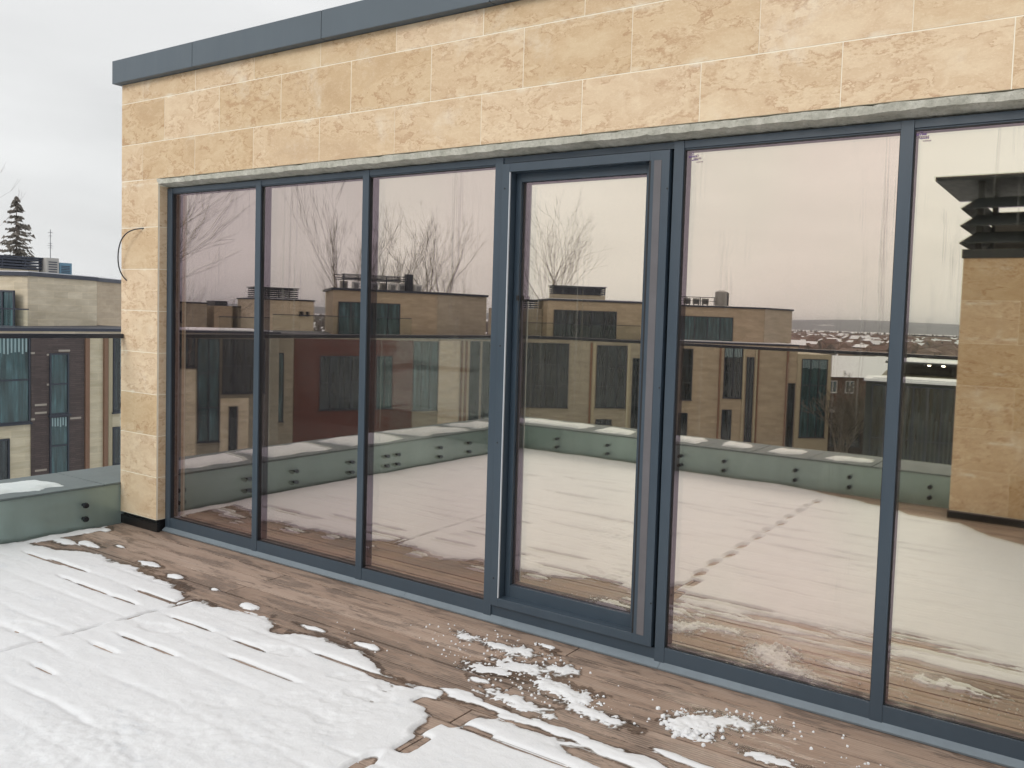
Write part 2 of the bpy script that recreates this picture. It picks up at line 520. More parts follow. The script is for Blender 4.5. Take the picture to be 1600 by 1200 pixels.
M['stoneC'] = stone_far('greyish_stone_cladding', (0.33, 0.29, 0.225), (0.44, 0.39, 0.31))
M['stoneD'] = stone_far('brown_grey_render', (0.27, 0.25, 0.20), (0.33, 0.30, 0.24))
M['brick_dark'] = brick('dark_brick', (0.075, 0.055, 0.055), (0.11, 0.08, 0.078), (0.055, 0.045, 0.045), (0.38, 0.33, 0.29))
M['brick_red'] = brick('red_brick', (0.16, 0.055, 0.045), (0.12, 0.045, 0.04), (0.09, 0.05, 0.045))
M['dark_board'] = paint('charcoal_boards', (0.045, 0.050, 0.050), 0.8, 0.15, 1)
M['curtain_dark'] = paint('dim_curtain', (0.055, 0.065, 0.066), 0.9, 0.1)
M['brown'] = paint('brown_panel', (0.22, 0.12, 0.08), 0.7, 0.1)
M['cream'] = paint('cream_trim', (0.42, 0.365, 0.26), 0.8, 0.06)
M['glassF'] = glass_far('teal_window_glass', (0.035, 0.075, 0.085))
M['glassD'] = glass_far('dark_window_glass', (0.02, 0.028, 0.034))
M['curtain'] = paint('pale_curtain', (0.30, 0.40, 0.43), 0.9, 0.1)
M['screen'] = paint('dark_louvre_metal', (0.03, 0.036, 0.055), 0.5, 0.1)
M['louvre'] = paint('louvre_blades', (0.024, 0.030, 0.032), 0.45, 0.12)
M['ac_grey'] = paint('grey_unit_casing', (0.35, 0.34, 0.32), 0.6, 0.08)
M['ac_blue'] = paint('blue_grey_casing', (0.10, 0.20, 0.28), 0.5, 0.1)
M['ac_white'] = paint('white_unit_casing', (0.68, 0.69, 0.70), 0.5, 0.05)
M['bark'] = bark('bare_bark', (0.20, 0.165, 0.145))
M['bark_birch'] = bark('birch_twigs', (0.20, 0.16, 0.15))
M['needles'] = bark('winter_needles', (0.23, 0.205, 0.175))  # needle brown, lightened in the colour to look hazy
M['lamp'] = N('ceiling_lamp').surf(N('x').out.inputs[0]) if False else None
q = N('ceiling_lamp'); em = q.n('Emission', {'Color': (1, 0.93, 0.8, 1), 'Strength': 14.0}).outputs[0]; M['lamp'] = q.surf(em)
M['cable'] = paint('black_cable', (0.02, 0.022, 0.03), 0.35, 0.1)

# ------------------------------------------------------------------ deck (structure)
PITCH = 0.1392
EDGE0 = -0.066
b = MB()
j = -1
rows = []
while True:
    y1 = EDGE0 - PITCH * j if j >= 0 else EDGE0 + PITCH
    y0 = y1 - PITCH
    if y1 < -4.62: break
    rows.append((j, y0, y1)); j += 1
for j, y0, y1 in rows:
    js = [(-2.13 if (j % 2) else -4.15) + 4.02 * kk for kk in range(-2, 4)]
    cuts = [-6.07] + [c_ for c_ in js if -6.0 < c_ < 3.4] + [3.5]
    for a, c_ in zip(cuts[:-1], cuts[1:]):
        dz = random.uniform(-0.0012, 0.0012)
        b.box(a + 0.0035, c_ - 0.0035, max(y0, -4.64) + 0.0034, min(y1, 0.062) - 0.0034, -0.024, dz, 0, random.random())
deck = b.build('deck', [M['deck']], None, bevel=0.0016)
tag(deck, kind='structure')
b = MB(); b.box(-6.09, 3.5, -4.66, 0.06, -0.10, -0.026)
tag(b.build('deck_base', M['under']), kind='structure')

# ------------------------------------------------------------------ the penthouse
GY, GI = 0.0835, 0.1075
XW0, XP = -6.085, -5.63          # wall left end, pier right edge
X_END = 1.80
pent = empty('penthouse_building', (-2, 3, 0), 'stone clad penthouse with dark metal framed mirror glazing facing the snowy deck', 'building')

# structural core behind the cladding
b = MB()
b.box(XW0 + 0.0012, XP - 0.0012, 0.0012, 6.0, 0.088, 3.15)
b.box(XP - 0.012, X_END, 0.19, 6.0, 0.0, 3.15)
b.box(XP - 0.0012, X_END - 0.0012, 0.0012, 0.19, 2.4685, 3.149)
b.box(1.2465, X_END - 0.0012, 0.0012, 0.19, 0.088, 2.4705)
b.build('wall', M['grout'], pent)

# tiles, front face and left pier reveal
b = MB()
zrows = [0.09, 0.39] + [0.39 + 0.2915 * i for i in range(1, 10)] + [3.1515]
g_ = 0.0022


def tile(x0, x1, z0, z1):
    r = random.random()
    b.box(x0 + g_ * random.uniform(.5, 1.1), x1 - g_ * random.uniform(.5, 1.1), -0.0, 0.0118, z0 + g_, z1 - g_, 0, r)


for i in range(len(zrows) - 1):
    z0, z1 = zrows[i], zrows[i + 1]
    if z1 < 2.46:
        tile(XW0, XP, z0, 2.4685 if i == 7 else z1)
        tile(1.245, X_END, z0, z1)
    else:
        ph = -5.82 if i in (8, 10) else -5.56
        if i == 8:
            ph = -5.82
        if i == 9: ph = -5.562
        xs = [XW0] + [ph + 0.605 * kk for kk in range(-1, 14) if XW0 + 0.05 < ph + 0.605 * kk < X_END - 0.05] + [X_END]
        for a, c_ in zip(xs[:-1], xs[1:]):
            zz0 = z0
            if i == 8:
                zz0 = 2.4665 if a > XP - 0.2 else 2.4705
            tile(a, c_, zz0, z1)
cl = b.build('cladding', M['stone'], pent, bevel=0.0009)
# pier tile between row 7 and the lintel row
b = MB()
# left return wall and reveal tiles
for i in range(len(zrows) - 1):
    z0, z1 = zrows[i], zrows[i + 1]
    for a, c_ in ((0.0, 0.6), (0.6, 1.2), (1.2, 1.8), (1.8, 2.4), (2.4, 3.6), (3.6, 4.8), (4.8, 6.0)):
        b.box(XW0, XW0 + 0.0118, a + (0.0125 if a == 0 else g_), c_ - g_, z0 + g_, z1 - g_, 0, random.random())
b.build('cladding_return', M['stone'], pent, bevel=0.0009)
b = MB()
for i in range(len(zrows) - 1):
    z0, z1 = zrows[i], zrows[i + 1]
    if z1 < 2.46:
        b.box(XP - 0.0118, XP, 0.0125, 0.16, z0 + g_, min(z1, 2.42) - g_, 0, random.random())
b.build('cladding_reveal', M['stone'], pent, bevel=0.0009)

# plinth
b = MB()
b.box(XW0 + 0.02, XP - 0.02, 0.02, 0.16, 0.0, 0.084)
b.box(XW0 - 0.012, XP + 0.0, 0.008, 0.028, 0.0, 0.062)
b.box(XW0 + 0.02, XW0 + 0.05, 0.03, 6, 0.0, 0.084)
b.build('plinth', M['plinth'], pent)

# rough render strip over the glazing: jagged lower and upper edges
b = MB()
nx = 260
xs = np.linspace(XP - 0.012, 1.245, nx)
ft, fb, bk = [], [], []
rr = random.Random(3)
lo = 0; lo2 = 0
for x in xs:
    lo = lo * 0.45 + rr.gauss(0, 0.0019); lo2 = lo2 * 0.6 + rr.gauss(0, 0.0022)
    ft.append((x, -0.0035 + rr.gauss(0, 0.0012), 2.4625 + lo2 * 0.6)); fb.append((x, 0.0005 + rr.gauss(0, 0.0015), 2.4315 + lo)); bk.append((x, 0.12, 2.409 + rr.gauss(0, 0.002)))
for i in range(nx - 1):
    b.face([fb[i], fb[i + 1], ft[i + 1], ft[i]])
    b.face([bk[i], bk[i + 1], fb[i + 1], fb[i]])
    b.face([ft[i], ft[i + 1], (xs[i + 1], 0.02, 2.463), (xs[i], 0.02, 2.463)])
b.face([bk[0], fb[0], ft[0], (xs[0], 0.12, 2.469)])
b.face([bk[-1], fb[-1], ft[-1], (xs[-1], 0.12, 2.469)])
b.build('lintel', M['concrete'], pent)

# coping in lengths
cx = [-6.125, -5.178, -3.946, -2.72, -1.49, -0.26, 0.97, X_END + 0.05]
for a, c_ in zip(cx[:-1], cx[1:]):
    b = MB()
    b.box(a + 0.002, c_ - 0.002, -0.05, 0.20, 3.152, 3.312)
    b.build('coping', M['coping'], pent, bevel=0.003)
b = MB()
b.box(-6.125, -5.90, 0.2005, 6.05, 3.152, 3.312)
b.box(X_END - 0.15, X_END + 0.05, 0.2005, 6.05, 3.152, 3.312)
b.box(-5.895, X_END - 0.155, 5.8, 6.05, 3.152, 3.312)
b.build('coping', M['coping'], pent)
b = MB()
b.box(-5.88, X_END - 0.2, 0.22, 5.78, 3.155, 3.20)
b.build('roof', M['snow_far'], pent)
# building below the deck
b = MB()
b.prism([(-6.82, -5.28), (3.6, -5.28), (3.6, 6.2), (-6.82, 6.2)], -9.5, -0.105)
b.build('lower_wall', M['stoneA'], pent)

# sloping sill flashing
b = MB()
for a, c_ in ((XP + 0.002, -3.30), (-3.298, -1.70), (-1.698, 0.05), (0.052, 1.24)):
    P = [(0.044, 0.004), (0.041, 0.013), (0.078, 0.040), (0.090, 0.040), (0.090, 0.004)]
    n = len(P)
    for i in range(n):
        p0, p1 = P[i], P[(i + 1) % n]
        b.face([(a, p0[0], p0[1]), (c_, p0[0], p0[1]), (c_, p1[0], p1[1]), (a, p1[0], p1[1])])
b.build('sill', M['flash'], pent)

MULL = [-4.668, -3.708, -2.745, -1.731, -0.759, 0.213]
for x in MULL:
    b = MB(); b.box(x, x + 0.0495, 0.066, 0.185, 0.030, 2.409)
    b.build('mullion', M['frame'], pent, bevel=0.0012)
b = MB(); b.box(XP, XP + 0.055, 0.066, 0.185, 0.030, 2.409); b.build('mullion', M['frame'], pent, bevel=0.0012)
b = MB(); b.box(1.185, 1.245, 0.066, 0.185, 0.030, 2.409); b.build('mullion', M['frame'], pent, bevel=0.0012)

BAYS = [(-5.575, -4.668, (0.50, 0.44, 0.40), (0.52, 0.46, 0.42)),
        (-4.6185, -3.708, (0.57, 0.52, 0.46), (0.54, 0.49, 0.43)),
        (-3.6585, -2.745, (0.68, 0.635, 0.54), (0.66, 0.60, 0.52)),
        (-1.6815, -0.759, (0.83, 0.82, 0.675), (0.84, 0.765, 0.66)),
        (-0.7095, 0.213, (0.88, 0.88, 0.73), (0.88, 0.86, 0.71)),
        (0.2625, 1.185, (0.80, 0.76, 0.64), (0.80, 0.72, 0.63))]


def frame_ring(b, x0, x1, z0, z1, wl, wr, wt, wb, y0, y1, mi=0):
    b.box(x0, x0 + wl, y0, y1, z0, z1, mi)
    b.box(x1 - wr, x1, y0, y1, z0, z1, mi)
    b.box(x0 + wl, x1 - wr, y0 + 0.0006, y1, z1 - wt, z1, mi)
    b.box(x0 + wl, x1 - wr, y0 + 0.0006, y1, z0, z0 + wb, mi)


def glazing(par, xa, xb, za, zb, yo, yi, mat_i, marks=None):
    b = MB(); b.face([(xa, yo, za), (xb, yo, za), (xb, yo, zb), (xa, yo, zb)])
    b.build('outer_pane', M['glass_o'], par)
    b = MB(); b.face([(xa, yi, za), (xb, yi, za), (xb, yi, zb), (xa, yi, zb)])
    b.build('inner_pane', mat_i, par)
    b = MB()
    frame_ring(b, xa, xb, za, zb, 0.0055, 0.0055, 0.0055, 0.0055, yo + 0.0015, yi - 0.001)
    b.build('spacer', M['gasket'], par)
    if marks:
        x, z = marks
        b = MB()
        yy = yo - 0.0012
        for k_ in range(10):     # small ring
            a0, a1 = 2 * math.pi * k_ / 10, 2 * math.pi * (k_ + 1) / 10
            b.face([(x + 0.006 * math.cos(a0), yy, z + 0.006 * math.sin(a0)), (x + 0.006 * math.cos(a1), yy, z + 0.006 * math.sin(a1)),
                    (x + 0.003 * math.cos(a1), yy, z + 0.003 * math.sin(a1)), (x + 0.003 * math.cos(a0), yy, z + 0.003 * math.sin(a0))])
        for k_ in range(6):
            b.face([(x - 0.019 + k_ * 0.0065, yy, z - 0.017), (x - 0.0142 + k_ * 0.0065, yy, z - 0.017), (x - 0.0142 + k_ * 0.0065, yy, z - 0.008), (x - 0.019 + k_ * 0.0065, yy, z - 0.008)])
        for k_ in range(5):
            b.face([(x - 0.004 + k_ * 0.0065, yy, z - 0.031), (x + 0.001 + k_ * 0.0065, yy, z - 0.031), (x + 0.001 + k_ * 0.0065, yy, z - 0.026), (x - 0.004 + k_ * 0.0065, yy, z - 0.026)])
        b.build('sticker', M['sticker'], par)


for i, (xa, xb, ca, cb) in enumerate(BAYS):
    b = MB()
    b.box(xa, xb, 0.0695, 0.18, 2.377, 2.409)
    b.box(xa, xb, 0.0685, 0.18, 0.030, 0.1015)
    b.box(xa, xb, 0.0755, 0.18, 2.371, 2.3768)
    b.box(xa, xa + 0.0035, 0.0762, 0.18, 0.1015, 2.371)
    b.box(xb - 0.0035, xb, 0.0762, 0.18, 0.1015, 2.371)
    wn = b.build('window', M['frame'], pent, bevel=0.001)
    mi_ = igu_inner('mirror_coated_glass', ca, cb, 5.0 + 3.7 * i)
    mk = {3: (-1.646, 2.352), 4: (-0.685, 2.366)}.get(i)
    b = MB()
    frame_ring(b, xa, xb, 0.1015, 2.371, 0.004, 0.004, 0.004, 0.004, 0.0760, 0.0830)
    b.build('gasket', M['gasket'], wn)
    glazing(wn, xa, xb, 0.1015, 2.371, GY, GI, mi_, mk)

# door
b = MB()
b.box(-2.6955, -1.731, 0.0735, 0.18, 2.380, 2.409)
b.box(-2.6955, -1.731, 0.0735, 0.18, 0.030, 0.088)
b.box(-2.6955, -2.6925, 0.0745, 0.18, 0.088, 2.380)
b.box(-1.734, -1.731, 0.0745, 0.18, 0.088, 2.380)
b.build('door_surround', M['frame2'], pent)
b = MB(); b.box(-2.6955, -1.731, 0.172, 0.18, 0.088, 2.380); b.build('door_gap_backing', M['dark'], pent)  # black backing sheet, its colour holds the shade of the gap round the door
b = MB()
frame_ring(b, -2.689, -1.745, 0.095, 2.374, 0.046, 0.100, 0.043, 0.043, 0.054, 0.125)
door = b.build('door', M['frame'], pent, bevel=0.0015)
b = MB()
frame_ring(b, -2.640, -1.836, 0.128, 2.346, 0.033, 0.052, 0.060, 0.074, 0.108, 0.165)
b.build('door_leaf', M['frame2'], door, bevel=0.0015)
glazing(door, -2.606, -1.889, 0.203, 2.285, 0.1245, 0.1485, igu_inner('mirror_coated_door_glass', (0.88, 0.855, 0.715), (0.87, 0.83, 0.70), 41.0, 0.0005))
b = MB(); b.box(-2.6435, -2.6385, 0.0525, 0.060, 0.14, 2.33); b.build('pale_strip', M['white'], door)  # thin pale strip down the left inner edge of the door frame
b = MB(); b.box(-1.822, -1.785, 0.0526, 0.0545, 0.14, 2.33); b.build('protective_tape', M['tape'], door)
b = MB(); b.box(-1.8475, -1.8395, 0.0530, 0.058, 0.14, 2.33); b.build('gasket', M['gasket'], door)  # thin dark seal strip, drawn as the shadow line on the right jamb
b = MB(); b.box(-2.612, -2.600, 0.098, 0.110, 1.685, 1.71); b.build('latch', M['gasket'], door)
b = MB()
for x, z in ((-2.672, 0.24), (-2.672, 0.95), (-2.672, 1.45), (-2.672, 2.25), (-1.752, 2.20), (-1.752, 1.30), (-1.752, 0.30)):
    b = MB(); b.tube((x, 0.0545, z), (x, 0.0515, z), 0.004, 0.004, 8, caps=True)
    b.build('screw', M['gasket'], door)

# cable hanging out of the corner
pts = [(-5.800, 0.004, 2.133), (-5.86, -0.04, 2.128), (-5.95, -0.06, 2.092), (-6.02, -0.055, 2.010), (-6.062, -0.04, 1.917), (-6.055, -0.03, 1.826), (-6.018, -0.012, 1.776), (-6.010, 0.004, 1.765)]
cu = bpy.data.curves.new('electric_cable', 'CURVE'); cu.dimensions = '3D'
sp_ = cu.splines.new('NURBS'); sp_.points.add(len(pts) - 1)
for p_, q_ in zip(sp_.points, pts): p_.co = (*q_, 1)
sp_.use_endpoint_u = True; sp_.order_u = 4
cu.bevel_depth = 0.0043; cu.bevel_resolution = 3
co = bpy.data.objects.new('cable_curve', cu); col.objects.link(co)
dg = bpy.context.evaluated_depsgraph_get()
me = bpy.data.meshes.new_from_object(co.evaluated_get(dg)); me.materials.clear(); me.materials.append(M['cable'])
bpy.data.objects.remove(co)
cab = bpy.data.objects.new('electric_cable', me); col.objects.link(cab)
tag(cab, 'dark cable looping out of the stone wall beside its left corner', 'cable')

# ------------------------------------------------------------------ parapet and railing
XL = -6.062
YB = -4.62
par = empty('parapet_wall', (-6.4, -4.9, 0), 'low metal clad parapet with a grey capping around the deck, behind the glass railing', 'parapet')
b = MB()
PX1, PY1 = XL - 0.03, YB - 0.03
b.prism([(PX1, 0.7), (PX1 - 0.64, 0.7), (PX1 - 0.64, PY1 - 0.64), (3.5, PY1 - 0.64), (3.5, PY1), (PX1, PY1)], -0.10, 0.285)
b.build('wall', M['parapet_face'], par)
# capping sheets with standing laps
yc = [0.70, -0.12, -1.05, -2.0, -2.95, -3.9, PY1]
for k_, (a, c_) in enumerate(zip(yc[:-1], yc[1:])):
    b = MB(); b.box(PX1 - 0.655, PX1 + 0.012, c_ + 0.004, a - 0.004, 0.2855, 0.302 - 0.001 * (k_ % 2))
    b.build('capping', M['parapet_top'], par, bevel=0.002)
xc = [PX1 - 0.655, PX1 - 0.0, -5.2, -4.55, -3.65, -3.12, -2.52, -1.9, -0.9, 0.1, 1.2, 2.3, 3.5]
for k_, (a, c_) in enumerate(zip(xc[:-1], xc[1:])):
    b = MB(); b.box(a + 0.004, c_ - 0.004, PY1 - 0.655, PY1 + (0.012 if k_ else -0.002), 0.2855, 0.302 - 0.001 * (k_ % 2))
    b.build('capping', M['parapet_top'], par, bevel=0.002)

rail = empty('glass_railing', (-6.06, -2.3, 0), 'frameless glass railing with dark handrail and paired round bolts at the deck edge', 'railing')
yj = [-0.012, -1.05, -2.34, -3.50, YB + 0.006]
for a, c_ in zip(yj[:-1], yj[1:]):
    b = MB(); b.box(XL - 0.006, XL + 0.006, c_ + 0.003, a - 0.003, 0.012, 1.352)
    b.build('glass_panel', M['rail_glass'], rail)
xj = [XL + 0.01, -4.62, -3.69, -2.76, -1.75, -0.6, 0.6, 1.8, 3.0]
for a, c_ in zip(xj[:-1], xj[1:]):
    b = MB(); b.box(a + 0.003, c_ - 0.003, YB - 0.006, YB + 0.006, 0.012, 1.352)
    b.build('glass_panel', M['rail_glass'], rail)
b = MB(); b.box(XL - 0.022, XL + 0.022, YB + 0.023, -0.004, 1.352, 1.384)
b.build('handrail', M['handrail'], rail, bevel=0.004)
b = MB(); b.box(XL - 0.022, 3.0, YB - 0.022, YB + 0.022, 1.352, 1.384)
b.build('handrail', M['handrail'], rail, bevel=0.004)
bolts = [('l', y) for y in (-0.262, -0.86, -1.34, -1.99, -2.45, -2.60, -3.24, -3.72, -4.35)] + [('b', x) for x in (-5.55, -4.85, -4.42, -3.88, -3.39, -2.63, -2.10, -1.38, -0.4, 0.3, 1.4, 2.4)]
proto = None
for s_, v_ in bolts:
    for z in (0.175, 0.078):
        b = MB()
        if s_ == 'l': b.tube((XL + 0.006, v_, z), (XL + 0.022, v_, z), 0.021, 0.017, 14, caps=True); b.tube((XL - 0.006, v_, z), (XL - 0.03, v_, z), 0.012, 0.012, 8)
        else: b.tube((v_, YB + 0.006, z), (v_, YB + 0.022, z), 0.021, 0.017, 14, caps=True); b.tube((v_, YB - 0.006, z), (v_, YB - 0.03, z), 0.012, 0.012, 8)
        b.build('bolt', M['bolt'], rail)


# ------------------------------------------------------------------ snow on the deck
def vnoise(X, Y, seed):
    r = np.random.RandomState(seed)
    T = r.rand(256, 256)
    xi = np.floor(X).astype(int); yi = np.floor(Y).astype(int)
    fx = X - xi; fy = Y - yi
    fx = fx * fx * (3 - 2 * fx); fy = fy * fy * (3 - 2 * fy)
    g = lambda a, c: T[a % 256, c % 256]
    return (g(xi, yi) * (1 - fx) + g(xi + 1, yi) * fx) * (1 - fy) + (g(xi, yi + 1) * (1 - fx) + g(xi + 1, yi + 1) * fx) * fy


def fbm(X, Y, s, seed, o=4, ax=1.0, ay=1.0):
    t = 0; a = 1; n = 0
    for i in range(o):
        t = t + a * vnoise(X * s * ax * 2 ** i + 31.7 * i, Y * s * ay * 2 ** i + 11.3 * i, seed + i); n += a; a *= 0.55
    return t / n - 0.5


def grid_mesh(name, X, Y, Z, keep, mat, smooth=True):
    ny, nx_ = X.shape
    idx = np.arange(ny * nx_).reshape(ny, nx_)
    a = idx[:-1, :-1]; b_ = idx[:-1, 1:]; c_ = idx[1:, 1:]; d = idx[1:, :-1]
    kf = keep[:-1, :-1] | keep[:-1, 1:] | keep[1:, 1:] | keep[1:, :-1]
    F = np.stack([a[kf], b_[kf], c_[kf], d[kf]], 1)
    used = np.unique(F); mp_ = -np.ones(ny * nx_, int); mp_[used] = np.arange(len(used))
    V = np.stack([X.ravel(), Y.ravel(), Z.ravel()], 1)[used]; F = mp_[F]
    me = bpy.data.meshes.new(name)
    me.vertices.add(len(V)); me.vertices.foreach_set('co', V.astype(np.float32).ravel())
    me.loops.add(F.size); me.loops.foreach_set('vertex_index', F.astype(np.int32).ravel())
    me.polygons.add(len(F)); me.polygons.foreach_set('loop_start', np.arange(0, F.size, 4, dtype=np.int32)); me.polygons.foreach_set('loop_total', np.full(len(F), 4, dtype=np.int32))
    me.update(calc_edges=True)
    me.polygons.foreach_set('use_smooth', [smooth] * len(F))
    if mat: me.materials.append(mat)
    o = bpy.data.objects.new(name, me); col.objects.link(o)
    return o


xs = np.concatenate([np.arange(-6.05, -0.9, 0.0085), np.arange(-0.9, 3.45, 0.02)])
ys = np.concatenate([np.arange(-4.60, -2.2, 0.02), np.arange(-2.2, -0.02, 0.0075)])
X, Y = np.meshgrid(xs, ys)
ET = [(-6.06, -0.66), (-5.9, -0.66), (-5.73, -0.63), (-5.39, -0.54), (-5.22, -0.57), (-4.92, -0.55), (-4.6, -0.565), (-4.35, -0.60), (-4.24, -0.68), (-4.2, -0.77), (-4.16, -0.63), (-3.99, -0.68),
      (-3.80, -0.61), (-3.63, -0.60), (-3.46, -0.72), (-3.3, -0.66), (-3.19, -0.64), (-2.93, -0.635), (-2.80, -0.70), (-2.65, -0.74), (-2.43, -0.735), (-2.34, -0.72), (-2.265, -0.87),
      (-2.15, -0.93), (-2.10, -0.80), (-2.0, -0.775), (-1.78, -0.755), (-1.47, -0.79), (-1.2, -0.80), (-0.9, -0.95), (-0.7, -0.93), (-0.3, -0.88), (1.5, -0.86), (3.5, -0.8)]
ex, ey = zip(*ET)
yedge = np.interp(X, ex, ey) + fbm(X, Y, 7, 3, 4, 0.8, 1.6) * 0.10 + fbm(X, Y, 30, 5, 4) * 0.05
yedge = yedge + np.clip((X + 1.9) / 0.6, 0, 1) * fbm(X, Y, 3, 130, 5, 0.5, 4.5) * 0.42
d = yedge - Y
full = 0.0125 * (1 - np.exp(-np.clip(d, 0, None) / 0.035)) + 0.005 * np.clip(d / 0.8, 0, 1) + np.clip(d, -1, 0) * 0.25
T = fbm(X, Y, 1.1, 20, 4) * 0.010 + fbm(X, Y, 3.0, 22, 4, 0.6, 1.8) * 0.007 + fbm(X, Y, 9, 26, 4, 0.5, 2.0) * 0.005 + fbm(X, Y, 45, 28, 3) * 0.0016
h = full + T * np.clip(d / 0.15, 0, 1)
# boards telegraph through the snow
ph = (EDGE0 - Y) / PITCH
bi = np.round(ph)
dy = (ph - bi) * PITCH
msk = np.clip(0.35 + 1.6 * fbm(X, bi * 7.7, 1.3, 40, 3, 1, 1), 0.0, 1)
h -= 0.0048 * msk * np.exp(-(dy / 0.016) ** 2) * (d > 0) * np.clip(1.3 - d / 2.2, 0.35, 1)
h -= 0.0008 * np.cos(2 * np.pi * ph) * (d > 0) * msk


def win(v, a, c, s=0.02): return 1 / (1 + np.exp(-(v - a) / s)) / (1 + np.exp((v - c) / s))


wob = fbm(X, Y, 14, 60, 3) * 0.012
for x0, x1, yy, dp in [(-5.72, -5.36, -0.788, 1), (-5.48, -5.10, -0.765, 1), (-5.06, -4.99, -0.904, .8), (-4.90, -4.62, -0.905, 1), (-4.52, -4.36, -0.902, .9), (-4.53, -4.21, -0.766, 1), (-3.98, -3.70, -0.893, 1),
                       (-3.94, -3.78, -1.178, .9), (-3.71, -3.57, -1.171, 1), (-3.95, -3.80, -1.312, .9), (-3.89, -3.79, -1.59, .9), (-3.31, -2.92, -1.031, 1.2), (-1.92, -1.58, -0.915, 1.3), (-3.5, -3.3, -0.893, .5),
                       (-3.05, -2.5, -0.768, .7)]:
    h -= 0.075 * dp * np.exp(-((Y - yy + wob * .4) / 0.0100) ** 2) * win(X, x0, x1) * (0.75 + 0.5 * (fbm(X, Y, 25, 64, 2) + .5))
for y0, y1, xx, dp in [(-1.05, -0.89, -4.155, 1.0), (-0.78, -0.62, -4.145, 1.3), (-1.335, -1.16, -4.165, .55), (-1.61, -1.44, -4.18, .45)]:
    h -= 0.060 * dp * np.exp(-((X - xx + wob) / (0.012 if dp < 2 else 0.026)) ** 2) * win(Y, y0, y1)
    h += 0.002 * np.exp(-((X - xx - 0.035) / 0.02) ** 2) * win(Y, y0, y1) * (d > 0.05)
for x0, x1, y0, y1 in [(-2.150, -2.092, -1.182, -1.046), (-2.215, -2.082, -0.935, -0.765), (-2.06, -1.93, -0.915, -0.885), (-2.36, -2.24, -0.86, -0.80)]:
    h -= 0.06 * win(X + wob * 1.3, x0, x1, .005) * win(Y + wob * 1.3, y0, y1, .005)
# random shallow slits and drags farther out
r2 = np.random.RandomState(5)
for _ in range(150):
    x0 = r2.uniform(-6, 1.6); L_ = r2.uniform(.15, .6); kk = r2.randint(9, 32); yy = EDGE0 - PITCH * kk
    h -= r2.uniform(.004, .020) * (0.3 if yy > -2.15 else 1.0) * np.exp(-((Y - yy - 0.02 * np.sin((X - x0) * 5)) / 0.013) ** 2) * (0.4 + 1.4 * (fbm(X, Y, 20, 700 + _, 2) + .5)) * win(X, x0, x0 + L_, .05) * (Y < -1.25)
h += (fbm(X, Y, 2.2, 120, 4, 0.7, 1.5) * 0.018) * (Y < -1.6) * np.clip((-1.6 - Y) / 0.5, 0, 1)
# prints
for px_, py_, rx, ry, an, dp in [(-3.23, -0.85, .13, .05, .15, .012), (-3.91, -1.03, .15, .05, .2, .010), (-4.42, -1.42, .16, .06, .3, .007), (-2.70, -0.83, .10, .05, .6, .012), (-2.53, -0.92, .10, .06, .3, .014),
                                 (-2.54, -0.82, .07, .04, 0, .014), (-3.02, -1.35, .14, .06, .4, .007), (-2.75, -1.15, .15, .06, .7, .008), (-2.45, -1.2, .12, .06, -.3, .008), (-5.0, -3.2, .2, .08, .3, .012), (-3.2, -2.7, .2, .08, .3, .010),
                                 (-1.2, -2.1, .2, .08, .1, .012), (-.7, -1.6, .2, .08, .1, .012)]:
    ca, sa = math.cos(an), math.sin(an)
    u = ((X - px_) * ca + (Y - py_) * sa) / rx; v = (-(X - px_) * sa + (Y - py_) * ca) / ry
    rr_ = np.sqrt(u * u + v * v) + fbm(X, Y, 11, 80, 4) * 1.3
    h -= 0.6 * dp / (1 + np.exp((rr_ - 1) / 0.14)) * (1 + 1.5 * fbm(X, Y, 26, 85, 3)); h += dp * 0.12 * np.exp(-((rr_ - 1.15) / 0.14) ** 2)
# a line of small animal prints crossing to the far parapet
ty = [-0.98, -1.33, -1.60, -1.86, -2.14, -2.44, -2.71, -3.0, -3.28, -3.55, -3.81, -4.06]
for i, yy in enumerate(ty):
    xx = -2.165 - 0.025 * (-0.98 - yy) + (0.008 if i % 2 else -0.008)
    u = (X - xx) / 0.034; v = (Y - yy) / 0.085
    rr_ = np.sqrt(u * u + v * v)
    h -= 0.026 / (1 + np.exp((rr_ - 0.9) / 0.12)); h += 0.004 * np.exp(-((rr_ - 1.3) / 0.2) ** 2)
# trampled granular area by the photographer's feet
for px_, py_, r_ in ((-3.05, -1.72, .30), (-3.0, -2.0, .4), (-2.6, -1.45, .25), (-2.5, -1.02, .18)):
    wq = np.exp(-(((X - px_) / r_) ** 2 + ((Y - py_) / (r_ * .8)) ** 2))
    h += wq * (fbm(X, Y, 30, 90, 4) * 0.012 - 0.001)
h += fbm(X, Y, 60, 95, 2) * 0.0012
# bare strip along the far parapet by the shaft
by = np.interp(X, [-6.1, -2.9, -2.2, -1.6, -1.45, -1.04, -0.78, -0.52, 1.5, 3.5], [-4.9, -4.75, -4.5, -4.27, -4.10, -4.05, -3.76, -3.6, -3.3, -3.3]) + fbm(X, Y, 6, 97, 4) * 0.10
d2 = Y - by
h = np.where(d2 < 0.12, np.minimum(h, 0.017 * (1 - np.exp(-np.clip(d2, 0, None) / 0.05)) + np.clip(d2, -1, 0) * 0.3), h)
# tongues, streaks and scraps towards the glazing
H2 = np.full_like(h, -0.02)


